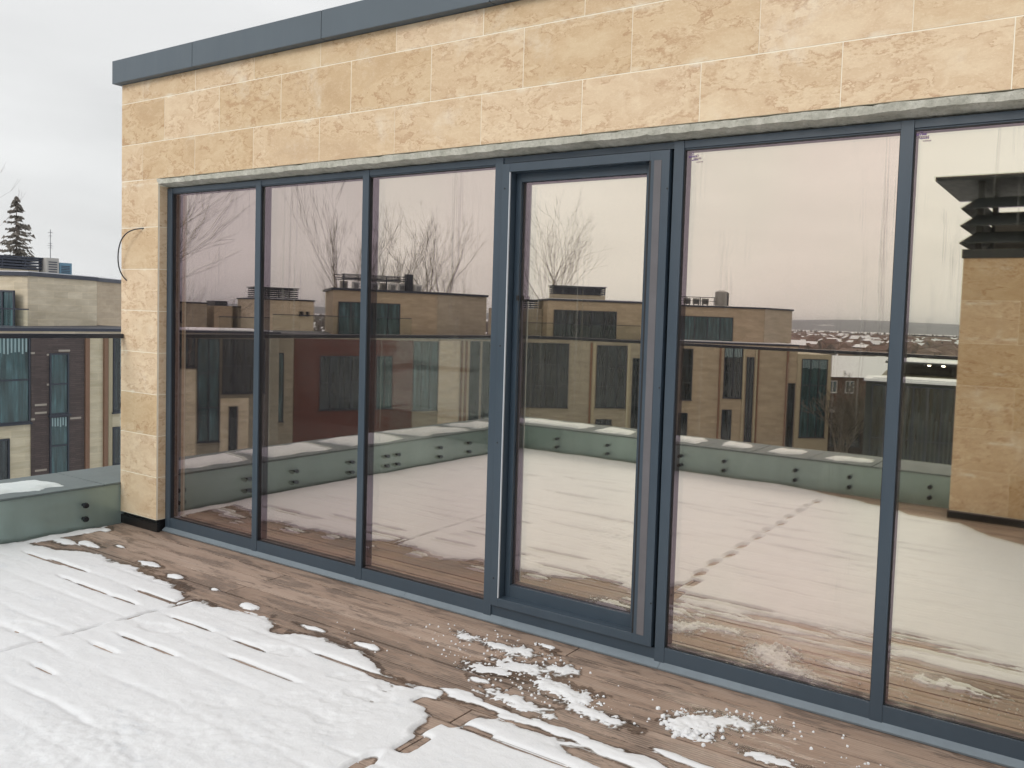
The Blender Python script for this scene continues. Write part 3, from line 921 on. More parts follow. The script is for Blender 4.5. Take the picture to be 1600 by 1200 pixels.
def patch(cx_, cy_, rx, ry, th, n_s, n_a, seed, an=0.0):
    ca, sa = math.cos(an), math.sin(an)
    u = ((X - cx_) * ca + (Y - cy_) * sa) / rx; v = (-(X - cx_) * sa + (Y - cy_) * ca) / ry
    rr_ = np.sqrt(u * u + v * v) + fbm(X, Y, n_s * 1.3, seed, 4) * n_a * 1.7 + fbm(X, Y, 45, seed + 50, 3) * 0.35
    return np.where(rr_ < 1, th * np.sqrt(np.clip(1 - rr_, 0, 1)), -0.02 * (rr_ - 1))


for args in [(-6.02, -0.42, .055, .26, .016, 9, .9, 1), (-5.66, -0.44, .13, .035, .014, 9, .8, 2), (-5.88, -0.50, .10, .04, .014, 9, .8, 3), (-5.47, -0.34, .06, .018, .009, 12, .6, 4), (-5.95, -0.18, .045, .03, .012, 9, .5, 5),
             (-4.98, -0.44, .10, .03, .010, 9, .8, 6), (-4.62, -0.49, .07, .025, .012, 9, .8, 7), (-4.24, -0.49, .03, .015, .008, 12, .5, 8), (-3.86, -0.545, .085, .035, .014, 8, .6, 9), (-3.33, -0.555, .09, .02, .008, 10, .9, 10),
             (-2.96, -0.555, .10, .022, .011, 10, .9, 11), (-2.30, -0.53, .05, .02, .010, 14, 1.4, 12)]:
    H2 = np.maximum(H2, patch(*args))
# long thin streaks lying on the boards
for x0, x1, yy, sl, hw, th, sd_ in [(-2.42, -1.15, -0.690, -0.030, .034, .011, 21), (-1.42, -0.85, -0.605, -0.08, .024, .008, 22), (-0.9, 0.6, -0.74, -0.03, .05, .010, 23), (-1.2, 0.3, -0.83, 0.0, .03, .010, 24), (0.2, 2.2, -.66, 0, .04, .01, 25)]:
    cyy = yy + sl * (X - x0)
    rr_ = np.abs(Y - cyy) / hw + fbm(X, Y, 10, sd_, 4, .8, 2) * 2.1 + (1 - win(X, x0, x1, .03)) * 3
    H2 = np.maximum(H2, np.where(rr_ < 1, th * np.sqrt(np.clip(1 - rr_, 0, 1)), -0.02 * (rr_ - 1)))
# broken fluffy scraps kicked around by boots
for cx_, cy_, rx, ry, th, sd_, an in [(-1.90, -0.405, .17, .060, .013, 31, -.15), (-1.72, -0.50, .15, .035, .009, 32, -.1), (-1.345, -0.345, .10, .075, .014, 33, .3), (-1.24, -0.235, .12, .045, .008, 34, .3), (-2.26, -0.03, .045, .018, .008, 35, 0),
                                      (-2.33, -0.16, .10, .05, .008, 36, .2), (-2.46, -0.17, .08, .03, .007, 37, 0), (-2.20, -0.30, .13, .06, .008, 38, 0), (-2.33, -0.42, .10, .05, .008, 39, .2), (-2.05, -0.22, .08, .05, .007, 40, 0),
                                      (-2.66, -0.17, .07, .04, .006, 41, 0), (-1.32, -0.43, .08, .03, .010, 42, 0), (-2.05, -0.60, .18, .045, .009, 43, -.05), (-1.0, -0.42, .10, .03, .007, 44, 0), (-0.55, -0.50, .16, .05, .008, 45, 0)]:
    ca, sa = math.cos(an), math.sin(an)
    u = ((X - cx_) * ca + (Y - cy_) * sa) / rx; v = (-(X - cx_) * sa + (Y - cy_) * ca) / ry
    rr_ = np.sqrt(u * u + v * v) + fbm(X, Y, 22, sd_, 3) * 1.5 + fbm(X, Y, 75, sd_ + 7, 3) * 1.6
    H2 = np.maximum(H2, np.where(rr_ < 1, th * np.clip(1 - rr_, 0, 1) ** 0.6, -0.02 * (rr_ - 1)))
h = np.maximum(h, H2)
wetf = (h > -0.0045 + 0.040 * fbm(X, Y, 7, 300, 5, 0.45, 2.6) - 0.008 * fbm(X, Y, 2.2, 310, 2)) & (Y < -0.02) & (Y > -1.3)
film = grid_mesh('meltwater', X, Y, np.full_like(X, 0.0019), wetf, None)
keep = h > -0.0035
Zs = np.clip(h, -0.006, None)
Zs[0, :] = np.minimum(Zs[0, :], 0.03)
snow = grid_mesh('snow_cover', X, Y, Zs, keep, M['snow'])
q = N('meltwater_film')
g = q.geo()
gv = q.noise(q.mapg(g, (4, 60, 1)), 3, 4, 0.6)
tr = q.n('BsdfTransparent', {'Color': q.ramp(gv, [(0.35, (0.56, 0.53, 0.50)), (0.62, (0.86, 0.84, 0.82))])}).outputs[0]
gl = q.n('BsdfGlossy', {'Color': (0.9, 0.95, 1, 1), 'Roughness': 0.28}).outputs[0]
film.data.materials.append(q.surf(q.n('MixShader', {0: q.math('MULTIPLY', q.n('Fresnel', {'IOR': 1.33}).outputs[0], 0.5), 1: tr, 2: gl}).outputs[0]))
tag(film, 'dark wet film of meltwater on the boards along the snow edge', 'meltwater', kind='stuff')
tag(snow, 'white wet snow blanket lying over the deck boards with melted edge', 'snow', kind='stuff')

# loose crumbs
b = MB()
rc = random.Random(12)


def crumb(x, y, r):
    n = 6
    k0 = len(b.v)
    z0 = -0.001
    rings = []
    for lv, (rz, rs) in enumerate(((0, 1.0), (0.7, 0.85), (1.15, 0.4))):
        rings.append([(x + r * rs * math.cos(2 * math.pi * i / n) * rc.uniform(.7, 1.25), y + r * rs * math.sin(2 * math.pi * i / n) * rc.uniform(.7, 1.25), z0 + r * rz * rc.uniform(.8, 1.15)) for i in range(n)])
    for A, B in zip(rings[:-1], rings[1:]):
        for i in range(n):
            jj = (i + 1) % n
            b.face([A[i], A[jj], B[jj], B[i]])
    b.face(rings[-1])


for cx_, cy_, s1, s2, cnt, rm in [(-2.30, -0.20, .16, .10, 90, .006), (-2.70, -0.18, .14, .05, 30, .005), (-2.55, -0.36, .16, .05, 26, .005), (-2.2, -0.40, .16, .09, 70, .006), (-1.85, -0.44, .14, .06, 80, .006),
                                  (-1.30, -0.38, .07, .05, 60, .010), (-1.22, -0.18, .10, .03, 26, .006), (-1.05, -0.10, .10, .03, 16, .005), (-1.45, -0.28, .10, .04, 12, .005), (-0.95, -0.3, .2, .06, 20, .005), (-2.95, -0.5, .2, .06, 14, .004), (-0.3, -0.4, .4, .1, 60, .006)]:
    for _ in range(cnt):
        y_ = rc.gauss(cy_, s2)
        if y_ > 0.02: continue
        crumb(rc.gauss(cx_, s1), y_, rm * rc.uniform(.35, 1.3))
for x_, y_, r_ in ((-1.20, -0.245, .012), (-1.33, -0.43, .022), (-1.29, -0.44, .018), (-1.36, -0.46, .017), (-1.245, -0.405, .014), (-1.52, -0.30, .010)):
    crumb(x_, y_, r_)
o = b.build('snow_crumbs', M['snow'], None, smooth=True)
tag(o, 'small white lumps of snow scattered over the bare boards', 'snow', kind='stuff')


# snow on the parapet
def psnow(x0, x1, y0, y1, seed, res=0.014, mg=0.05):
    xs_ = np.arange(x0, x1, res); ys_ = np.arange(y0, y1, res)
    X_, Y_ = np.meshgrid(xs_, ys_)
    dd = np.minimum(np.minimum(X_ - x0, x1 - X_), np.minimum(Y_ - y0, y1 - Y_)) - mg + fbm(X_, Y_, 4, seed, 5) * 0.26 + fbm(X_, Y_, 22, seed + 3, 3) * 0.03
    hh = np.where(dd > 0, 0.028 * (1 - np.exp(-np.clip(dd, 0, None) / 0.05)), dd * .4) + fbm(X_, Y_, 9, seed + 5, 4) * 0.012
    hh = np.where(dd > 0, np.maximum(hh, 0.003), hh)
    return X_, Y_, hh + 0.3015, hh > -0.003


objs = []
for a in [(-6.66, -6.12, -1.10, -0.22, 201), (-6.70, -6.09, -1.98, -1.10, 202), (-6.72, -6.08, -2.93, -2.02, 203), (-6.70, -6.08, -3.88, -2.97, 204), (-6.70, -6.08, -4.62, -3.92, 205),
          (-6.6, -5.24, -5.24, -4.68, 206), (-5.18, -4.58, -5.22, -4.68, 207), (-4.52, -3.70, -5.24, -4.68, 208), (-3.60, -3.17, -5.22, -4.70, 209), (-3.08, -2.57, -5.2, -4.70, 210), (-2.48, -1.86, -5.16, -4.72, 211)]:
    X_, Y_, Z_, K_ = psnow(*a, mg=0.10 if a[4] >= 206 else 0.085)
    o_ = grid_mesh('snow_on_parapet', X_, Y_, Z_, K_, M['snow'])
    objs.append(o_)
import bmesh
bm = bmesh.new()
for o_ in objs: bm.from_mesh(o_.data)
me = bpy.data.meshes.new('parapet_snow'); bm.to_mesh(me); bm.free(); me.materials.append(M['snow'])
for o_ in objs: bpy.data.objects.remove(o_)
o = bpy.data.objects.new('parapet_snow', me); col.objects.link(o)
tag(o, 'uneven snow lying on the grey capping of the parapet', 'snow', kind='stuff')

# ------------------------------------------------------------------ ventilation shaft on the terrace
sh = empty('ventilation_shaft', (-0.2, -4.8, 0), 'stone clad ventilation shaft with a dark louvred cap standing on the deck', 'chimney')
SX0, SX1, SY0, SY1 = -1.152, 0.75, -5.4, -4.235
b = MB(); b.box(SX0 + .001, SX1 - .001, SY0 + .001, SY1 - .001, 0.0, 2.224); b.build('core', M['grout'], sh)
b = MB()
zz = [0.07] + [0.07 + 0.36 * i for i in range(1, 6)] + [2.225]
for i in range(len(zz) - 1):
    off = 0.0 if i % 2 else -0.45
    xx = [SX0] + [SX0 + off + .9 * kk for kk in range(1, 4) if SX0 + .05 < SX0 + off + .9 * kk < SX1 - .05] + [SX1]
    for a, c_ in zip(xx[:-1], xx[1:]):
        b.box(a + .001, c_ - .001, SY1 - .0118, SY1, zz[i] + .001, zz[i + 1] - .001, 0, random.random())
        b.box(a + .001, c_ - .001, SY0, SY0 + .0118, zz[i] + .001, zz[i + 1] - .001, 0, random.random())
    b.box(SX0, SX0 + .0118, SY0 + .013, SY1 - .013, zz[i] + .001, zz[i + 1] - .001, 0, random.random())
    b.box(SX1 - .0118, SX1, SY0 + .013, SY1 - .013, zz[i] + .001, zz[i + 1] - .001, 0, random.random())
b.build('cladding', M['stone'], sh)
b = MB(); b.box(SX0 - .01, SX1 + .01, SY0 - .01, SY1 + .012, 0.0, 0.066); b.build('plinth', M['plinth'], sh)
b = MB(); b.box(SX0 - .012, SX1 + .012, SY0 - .012, SY1 + .012, 2.226, 2.30); b.build('skirt', M['louvre'], sh)
# louvre blades: angled strips on four sides, each a closed slab
for z in (2.345, 2.49, 2.635):
    b = MB()
    o1, o2 = 0.035, -0.075   # outer lower edge, inner upper edge
    for (ax, s0, s1, fixed, sgn) in (('x', SX0 - o1, SX1 + o1, SY1, 1), ('x', SX0 - o1, SX1 + o1, SY0, -1), ('y', SY0 - o1, SY1 + o1, SX1, 1), ('y', SY0 - o1, SY1 + o1, SX0, -1)):
        prof = [(o1, z), (o1, z + .010), (o2, z + .105), (o2, z + .095)]
        ins = [0, 0, o1 - o2, o1 - o2]
        A, B = [], []
        for (oo, zz_), ii in zip(prof, ins):
            if ax == 'x': A.append((s0 + ii, fixed + sgn * oo, zz_)); B.append((s1 - ii, fixed + sgn * oo, zz_))
            else: A.append((fixed + sgn * oo, s0 + ii, zz_)); B.append((fixed + sgn * oo, s1 - ii, zz_))
        for i in range(4):
            jj = (i + 1) % 4
            b.face([A[i], A[jj], B[jj], B[i]])
    b.build('louvre_blade', M['louvre'], sh)
for x in (SX0 + .10, (SX0 + SX1) / 2, SX1 - .10):
    for y in (SY0 + .10, SY1 - .10):
        b = MB(); b.box(x - .025, x + .025, y - .025, y + .025, 2.30, 2.876); b.build('post', M['louvre'], sh)
b = MB(); b.box(SX0 - .25, SX1 + .25, SY0 - .10, SY1 + .045, 2.878, 2.915); b.build('cap', M['louvre'], sh, bevel=.003)
b = MB(); b.box(SX0 + .2, SX1 - .2, SY0 + .25, SY1 - .25, 2.30, 2.60); b.build('duct', M['ac_grey'], sh)

# ------------------------------------------------------------------ ground, hills, town
GZ = -9.5
q = N('snowy_ground')
g = q.geo()
n1 = q.noise(g, 0.02, 6, 0.7); n2 = q.noise(g, 0.25, 5, 0.7)
c = q.mix(q.rng(n2, 0.56, 0.7, 0, .7), (0.72, 0.73, 0.76), (0.16, 0.13, 0.10))
c = q.mix(q.rng(n1, 0.55, 0.62, 0, .8), c, (0.12, 0.095, 0.08))
M['ground'] = q.bsdf(Base_Color=c, Roughness=0.9)
b = MB()
R_ = 9000
for i in range(48):
    a0, a1 = 2 * math.pi * i / 48, 2 * math.pi * (i + 1) / 48
    b.face([(0, 0, GZ), (R_ * math.cos(a0), R_ * math.sin(a0), GZ), (R_ * math.cos(a1), R_ * math.sin(a1), GZ)])
tag(b.build('ground', M['ground']), kind='structure')

q = N('wooded_hills')
g = q.geo()
n1 = q.noise(q.mapg(g, (1, 1, 5)), 0.006, 8, 0.7)
c = q.ramp(n1, [(0.38, (0.065, 0.075, 0.09)), (0.60, (0.11, 0.12, 0.14)), (0.66, (0.55, 0.56, 0.58))])
M['hill'] = q.bsdf(Base_Color=c, Roughness=1)
rh = np.random.RandomState(4)
b = MB()
nA = 300
prof = []
for i in range(nA + 1):
    a = 2 * math.pi * i / nA
    hh = 26 + 9 * math.sin(a * 3 + 1) + 7 * math.sin(a * 7 + 2) + 4 * math.sin(a * 17) + 2.0 * math.sin(a * 41 + 1)
    prof.append((a, hh))
for (a0, h0), (a1, h1) in zip(prof[:-1], prof[1:]):
    def P(a, r, z): return (r * math.cos(a), r * math.sin(a), z)
    b.face([P(a0, 2900, GZ - 2), P(a1, 2900, GZ - 2), P(a1, 3500, GZ + h1 * .75), P(a0, 3500, GZ + h0 * .75)])
    b.face([P(a0, 3500, GZ + h0 * .75), P(a1, 3500, GZ + h1 * .75), P(a1, 4300, GZ + h1 * 1.15), P(a0, 4300, GZ + h0 * 1.15)])
    b.face([P(a0, 4300, GZ + h0 * 1.15), P(a1, 4300, GZ + h1 * 1.15), P(a1, 5600, GZ - 2), P(a0, 5600, GZ - 2)])
tag(b.build('hills', M['hill'], None, smooth=True), kind='structure')

# distant town: more houses than one could count
rt_ = random.Random(21)
M['roof_brown'] = paint('brown_roofs', (0.13, 0.075, 0.06), 0.9, 0.3, 0.05)
M['wall_town'] = paint('town_walls', (0.24, 0.17, 0.14), 0.9, 0.4, 0.05)
b = MB()
for _ in range(2300):
    a = math.radians(rt_.uniform(-38, 14))          # from -y towards -x
    r = 330 + (rt_.random() ** 0.8) * 700
    x, y = math.sin(a) * r, -math.cos(a) * r
    if r < 260 and a < math.radians(-20): continue
    sx, sy, hz = rt_.uniform(4, 8), rt_.uniform(4, 8), rt_.uniform(2.0, 4.2)
    th = rt_.uniform(0, math.pi)
    ca, sa = math.cos(th), math.sin(th)
    O = (x, y); t = (ca, sa); n = (-sa, ca)
    b.obox(O, t, n, -sx / 2, sx / 2, -sy / 2, sy / 2, GZ, GZ + hz, 0)
    rm = 1 if rt_.random() < .80 else 2
    def P(u, v, z): return (x + ca * u - sa * v, y + sa * u + ca * v, z)
    u, v = sx / 2 + .4, sy / 2 + .4; zr = GZ + hz + rt_.uniform(1.0, 2.2)
    b.face([P(-u, -v, GZ + hz), P(u, -v, GZ + hz), P(u, 0, zr), P(-u, 0, zr)], rm)
    b.face([P(u, v, GZ + hz), P(-u, v, GZ + hz), P(-u, 0, zr), P(u, 0, zr)], 2 if rt_.random() < .22 else rm)
    b.face([P(-u, -v, GZ + hz), P(-u, 0, zr), P(-u, v, GZ + hz)], 0)
    b.face([P(u, -v, GZ + hz), P(u, v, GZ + hz), P(u, 0, zr)], 0)
o = b.build('distant_town', [M['wall_town'], M['roof_brown'], M['snow_far']])
tag(o, 'far off spread of small houses with brown and snowy roofs', 'town', kind='stuff')
# scrub and tree line between them
b = MB()
for _ in range(5200):
    a = math.radians(rt_.uniform(-60, 20))
    r = 230 + (rt_.random() ** 0.7) * 1500
    x, y = math.sin(a) * r, -math.cos(a) * r
    hz = rt_.uniform(2, 6); wd = rt_.uniform(1.0, 3.0)
    for k_ in range(3):
        th = rt_.uniform(0, math.pi)
        dx, dy_ = math.cos(th) * wd, math.sin(th) * wd
        b.face([(x - dx, y - dy_, GZ), (x + dx, y + dy_, GZ), (x + dx * .5, y + dy_ * .5, GZ + hz * .8), (x, y, GZ + hz), (x - dx * .6, y - dy_ * .6, GZ + hz * .7)])
o = b.build('distant_scrub', M['bark'])
tag(o, 'leafless scrub and tree clumps scattered between the distant houses', 'vegetation', kind='stuff')

# ------------------------------------------------------------------ neighbouring houses
VC = (0.0, 3.63)          # mirrored viewpoint: only used to decide which way a front faces


class Bld:
    def __init__(s, name, label, cat, A, B, look, group=None):
        s.A, s.B = A, B
        L = math.dist(A, B); s.t = ((B[0] - A[0]) / L, (B[1] - A[1]) / L); s.L = L
        n = (-s.t[1], s.t[0])
        mid = ((A[0] + B[0]) / 2, (A[1] + B[1]) / 2)
        if (look[0] - mid[0]) * n[0] + (look[1] - mid[1]) * n[1] < 0: n = (-n[0], -n[1])
        s.n = n
        s.e = empty(name, (mid[0], mid[1], GZ), label, cat, group)

    def mass(s, depth, z0, z1, mat, u0=None, u1=None, name='wall', cop=True, d0=0.0, capm='screen', over=0.08, ch=0.22, snow=True):
        u0 = 0 if u0 is None else u0; u1 = s.L if u1 is None else u1
        b = MB()
        P = lambda u, d: (s.A[0] + s.t[0] * u + s.n[0] * d, s.A[1] + s.t[1] * u + s.n[1] * d)
        b.prism([P(u0, d0), P(u1, d0), P(u1, -depth), P(u0, -depth)], z0, z1)
        o = b.build(name, M[mat], s.e)
        if cop:
            b = MB(); b.prism([P(u0 - over, d0 + over), P(u1 + over, d0 + over), P(u1 + over, -depth - over), P(u0 - over, -depth - over)], z1 + 0.002, z1 + ch)
            b.build('coping', M[capm], s.e)
            if not snow: return o
            b = MB(); b.prism([P(u0 + .3, d0 - .3), P(u1 - .3, d0 - .3), P(u1 - .3, -depth + .3), P(u0 + .3, -depth + .3)], z1 + ch + .003, z1 + ch + .05)
            b.build('roof_snow', M['snow_far'], s.e)
        return o

    def strip(s, u0, u1, z0, z1, mat, name, pr=0.04):
        b = MB(); P = lambda u, d: (s.A[0] + s.t[0] * u + s.n[0] * d, s.A[1] + s.t[1] * u + s.n[1] * d)
        b.prism([P(u0, 0.003), P(u1, 0.003), P(u1, pr), P(u0, pr)], z0, z1)
        return b.build(name, M[mat], s.e)

    def window(s, u0, u1, z0, z1, cols=3, rows=1, glass='glassF', curtain=False, pr=0.03, fr='screen', top_c=0.55):
        fw_ = 0.06
        b = MB()
        ob = lambda a, c_, d0, d1, e_, f_: b.obox(s.A, s.t, s.n, a, c_, d0, d1, e_, f_)
        ob(u0, u0 + fw_, .004, pr + .04, z0, z1); ob(u1 - fw_, u1, .004, pr + .04, z0, z1)
        ob(u0 + fw_, u1 - fw_, .004, pr + .038, z0, z0 + fw_); ob(u0 + fw_, u1 - fw_, .004, pr + .038, z1 - fw_, z1)
        for i in range(1, cols):
            u = u0 + (u1 - u0) * i / cols; ob(u - .035, u + .035, .004, pr + .036, z0 + fw_, z1 - fw_)
        for i in range(1, rows):
            z = z0 + (z1 - z0) * i / rows; ob(u0 + fw_, u1 - fw_, .004, pr + .034, z - .03, z + .03)
        ob(u0 - .05, u1 + .05, .004, pr + .10, z0 - .06, z0)
        w_ = b.build('window', M[fr], s.e)
        b = MB(); b.obox(s.A, s.t, s.n, u0 + fw_ * .5, u1 - fw_ * .5, .006, pr, z0 + fw_ * .5, z1 - fw_ * .5)
        b.build('pane', M[glass], w_)
        if curtain:
            b = MB(); n_ = max(6, int((u1 - u0) / 0.13))
            for i in range(n_):
                a = u0 + fw_ + (u1 - u0 - 2 * fw_) * (i + .2) / n_; c_ = a + (u1 - u0) / n_ * .42
                b.obox(s.A, s.t, s.n, a, c_, pr + .001, pr + .014, z1 - fw_ - top_c * random.uniform(.9, 1.08), z1 - fw_)
            b.build('curtain', M['curtain'], w_)
        return w_

    def balustrade(s, u0, u1, z0, z1, d=0.3):
        b = MB(); b.obox(s.A, s.t, s.n, u0, u1, d, d + .02, z0, z1)
        o = b.build('balustrade', M['rail_glass'], s.e)
        b = MB(); b.obox(s.A, s.t, s.n, u0, u1, d - .02, d + .04, z1 + .002, z1 + .05)
        b.build('balustrade_rail', M['screen'], s.e)

    def P(s, u, d=0): return (s.A[0] + s.t[0] * u + s.n[0] * d, s.A[1] + s.t[1] * u + s.n[1] * d)


def louvre_screen(bl, u0, u1, d, z0, z1, rows=4, depth=1.5):
    b = MB()
    for i in range(rows):
        z = z0 + (z1 - z0) * (i + .5) / rows
        hgt = (z1 - z0) / rows * .62
        b.obox(bl.A, bl.t, bl.n, u0, u1, d, d - .08, z - hgt / 2, z + hgt / 2)
        b.obox(bl.A, bl.t, bl.n, u0, u1, d - depth, d - depth - .08, z - hgt / 2, z + hgt / 2)
        b.obox(bl.A, bl.t, bl.n, u0, u0 + .06, d - depth, d - .08, z - hgt / 2, z + hgt / 2)
        b.obox(bl.A, bl.t, bl.n, u1 - .06, u1, d - depth, d - .08, z - hgt / 2, z + hgt / 2)
    for u in np.arange(u0 + .1, u1, .9):
        b.obox(bl.A, bl.t, bl.n, u, u + .06, d - .02, d - .12, z0, z1)
    b.obox(bl.A, bl.t, bl.n, u0 - .1, u1 + .1, d + .05, d - depth - .12, z1 + .005, z1 + .07)
    return b.build('louvre_screen', M['screen'], bl.e)


UNIT_POS = ['leftmost', 'second from the left', 'third from the left', 'fourth from the left', 'fifth from the left', 'sixth from the left', 'seventh from the left', 'rightmost']


def ac_unit(loc, ang, size, mat, label, group):
    L, D, H_ = size
    e = empty('air_conditioner', loc, label, 'air conditioner', group)
    t = (math.cos(ang), math.sin(ang)); n = (-t[1], t[0])
    b = MB(); b.obox(loc, t, n, -L / 2, L / 2, -D / 2, D / 2, loc[2] + .08, loc[2] + H_)
    b.build('casing', M[mat], e)
    for sgn in (-1, 1):
        b = MB()
        nn = (n[0] * sgn, n[1] * sgn)
        for i in range(5):
            b.obox(loc, t, nn, -L / 2 + .08, L / 2 - .08, D / 2 + .002, D / 2 + .02, loc[2] + .15 + (H_ - .25) * i / 5, loc[2] + .15 + (H_ - .25) * (i + .4) / 5)
        b.build('grille', M['screen'], e)
    for u in (-L / 2 + .1, L / 2 - .1):
        b = MB(); b.obox(loc, t, n, u - .04, u + .04, -D / 2, D / 2, loc[2], loc[2] + .078); b.build('foot', M['screen'], e)
    return e


LV = (0.0, -3.4)
# --- house seen directly beyond the left parapet
h1 = Bld('neighbour_house', 'pale stone house with dark brick panel seen past the left end of the wall', 'house', (-33.97, 3.0), (-34.0, 17.5), LV)
ofs = 9.99 - 3.0
h1.mass(9.0, GZ, 0.47, 'stoneA', name='wall', ch=0.12, capm='screen', snow=False)
U = lambda u: u + ofs
h1.strip(U(2.23), U(4.16), -9, 0.30, 'brick_dark', 'brick_panel', .05)
h1.strip(U(4.17), U(4.33), -9, 0.30, 'brown', 'brown_pilaster', .12)
h1.strip(U(4.90), U(5.05), -9, 0.30, 'brown', 'brown_pilaster', .12)
h1.strip(U(5.10), U(5.26), -9, 0.30, 'cream', 'cream_pilaster', .05)
h1.window(U(0.1), U(2.20), -2.92, 0.28, 2, 2, 'glassF', True)
h1.window(U(-2.4), U(-0.1), -2.92, 0.28, 2, 2, 'glassF', True)
h1.window(U(0.0), U(1.50), -5.2, -3.45, 2, 1, 'glassD')
w_ = h1.window(U(2.86), U(3.56), -2.7, -0.36, 1, 2, 'glassF', False, pr=.07)
w_ = h1.window(U(2.86), U(3.56), -5.03, -2.75, 1, 2, 'glassF', True, pr=.07, top_c=.35)
h1.window(U(5.28), U(5.65), -2.77, 0.35, 1, 1, 'glassD')
h1.window(U(5.28), U(5.65), -4.93, -3.38, 1, 1, 'glassD')
b = MB()      # upper storey: three facets
b.prism([(-42.4, 11.9), (-36.38, 13.22), (-38.42, 16.99), (-38.87, 17.10), (-43.04, 22.05), (-50, 22), (-50, 12)], 0.3, 2.57)
b.build('upper_wall', M['stoneA'], h1.e)
b = MB(); b.prism([(-42.4, 11.80), (-36.26, 13.16), (-38.34, 17.02), (-38.80, 17.20), (-42.95, 22.15), (-50, 22.1), (-50, 11.9)], 2.573, 2.73)
b.build('coping', M['screen'], h1.e)
b = MB(); b.face([(-38.80, 17.04, .3), (-42.97, 22.0, .3), (-42.97, 22.0, 2.56), (-38.80, 17.04, 2.56)], 0, [(0, 0), (6.4, 0), (6.4, 2.2), (0, 2.2)])
b.face([(-42.97, 22.0, .3), (-43.0, 22.03, .3), (-43.0, 22.03, 2.56), (-42.97, 22.0, 2.56)])
b.build('tan_wall', M['stoneB'], h1.e)
b = MB(); b.prism([(-42.3, 12.1), (-36.6, 13.35), (-38.6, 16.9), (-43.2, 21.9), (-49.8, 21.8), (-49.8, 12.2)], 2.733, 2.77)
b.build('roof_snow', M['snow_far'], h1.e)
up1 = Bld('x', 'x', 'x', (-40.47, 12.56 - .25), (-36.38, 13.22 - .25), LV); bpy.data.objects.remove(up1.e); up1.e = h1.e
up1.A = (-40.47 + .02, 12.40); up1.t = (0.987, 0.159); up1.n = (0.159, -0.987)
up1.A = (-40.9, 12.225)
up1.window(0.05, 4.28, 0.45, 1.98, 6, 1, 'glassF', False)
h1.balustrade(0.2, U(2.25), 0.6, 1.25, -0.2)
sc_ = Bld('x', 'x', 'x', (-41.86, 11.5), (-41.52, 17.0), LV); bpy.data.objects.remove(sc_.e); sc_.e = h1.e
louvre_screen(sc_, 0.3, 4.7, 0, 2.98, 3.50, 4, 2.0)
b = MB(); b.obox(sc_.A, sc_.t, sc_.n, 0.4, 4.6, -.15, -1.9, 2.775, 2.98); b.build('screen_base', M['stoneA'], h1.e)
ac_unit((-41.60, 16.50, 2.775), math.radians(88), (.52, .8, .80), 'ac_grey', 'grey box unit on the left house roof next to the dark screen', 'units on the left house roof')
ac_unit((-41.50, 17.08, 2.775), math.radians(88), (.54, .5, .62), 'ac_blue', 'smaller blue and white unit on the left house roof, right of the grey one', 'units on the left house roof')
an_ = empty('roof_antenna', (-41.7, 16.62, 2.775), 'thin mast aerial standing on the left house roof', 'antenna')
b = MB(); b.tube((-41.7, 16.62, 2.775), (-41.7, 16.62, 4.9), .016, .012, 6); b.build('mast', M['screen'], an_)
b = MB()
for z, L_ in ((4.75, .22), (4.6, .16), (4.25, .2), (4.15, .26), (4.05, .2)):
    b = MB(); b.tube((-41.7, 16.62 - L_ / 2, z), (-41.7, 16.62 + L_ / 2, z), .008, .008, 4); b.tube((-41.7 - L_ / 2, 16.62, z + .01), (-41.7 + L_ / 2, 16.62, z + .01), .008, .008, 4)
    b.build('aerial_rod', M['screen'], an_)

# --- red brick house
h2 = Bld('neighbour_house', 'house with red brick walls and a row of units on its stone penthouse', 'house', (-46.19, -31.45), (-38.26, -46.42), LV)
h2.mass(8.0, GZ, -0.11, 'stoneC', name='wall', ch=0.14, snow=False)
h2.strip(1.88, 9.95, -9, -0.28, 'brick_red', 'brick_panel', .05)
h2.window(3.54, 6.29, -5.0, -1.39, 4, 2, 'glassD', pr=.07)
h2.window(7.32, 8.47, -5.0, -1.37, 2, 2, 'glassF', pr=.07)
h2.window(9.98, 11.79, -5.17, -0.30, 3, 3, 'glassF')
h2.window(.60, 1.27, -5.7, -1.21, 1, 2, 'glassF')
h2.strip(11.85, 13.45, -9, -0.25, 'stoneA', 'stone_panel', .05)
h2.strip(13.55, 13.66, -9, -0.25, 'brown', 'brown_pilaster', .10)
h2.strip(13.70, 13.84, -9, -0.25, 'cream', 'cream_pilaster', .06)
h2.strip(13.86, 14.02, -9, -0.25, 'brown', 'brown_pilaster', .10)
h2.strip(14.04, 14.18, -9, -0.25, 'cream', 'cream_pilaster', .06)
h2.window(14.25, 15.0, -7.5, -0.25, 1, 3, 'glassD')
h2.window(15.2, 15.95, -7.5, -0.25, 1, 3, 'glassD')
h2.balustrade(.58, 9.84, 0.12, 1.22, -0.15)
b = MB()
PP = [(-45.02, -36.04), (-41.43, -42.49), (-40.62, -47.11), (-46.5, -52.0), (-51.5, -41.0)]
b.prism(PP, 0.0, 3.02); b.build('upper_wall', M['stoneB'], h2.e)
b = MB(); b.face([(-41.40, -42.5, .03), (-40.60, -47.10, .03), (-40.60, -47.10, 3.01), (-41.40, -42.5, 3.01)], 0, [(0, 0), (4.7, 0), (4.7, 3), (0, 3)])
b.face([(-41.40, -42.5, .03), (-41.42, -42.46, .03), (-41.42, -42.46, 3.01), (-41.40, -42.5, 3.01)])
b.build('grey_stone_wall', M['stoneC'], h2.e)
b = MB(); b.prism([(-44.98, -35.86), (-41.30, -42.44), (-40.46, -47.14), (-46.5, -52.2), (-51.7, -40.9)], 3.023, 3.18); b.build('coping', M['screen'], h2.e)
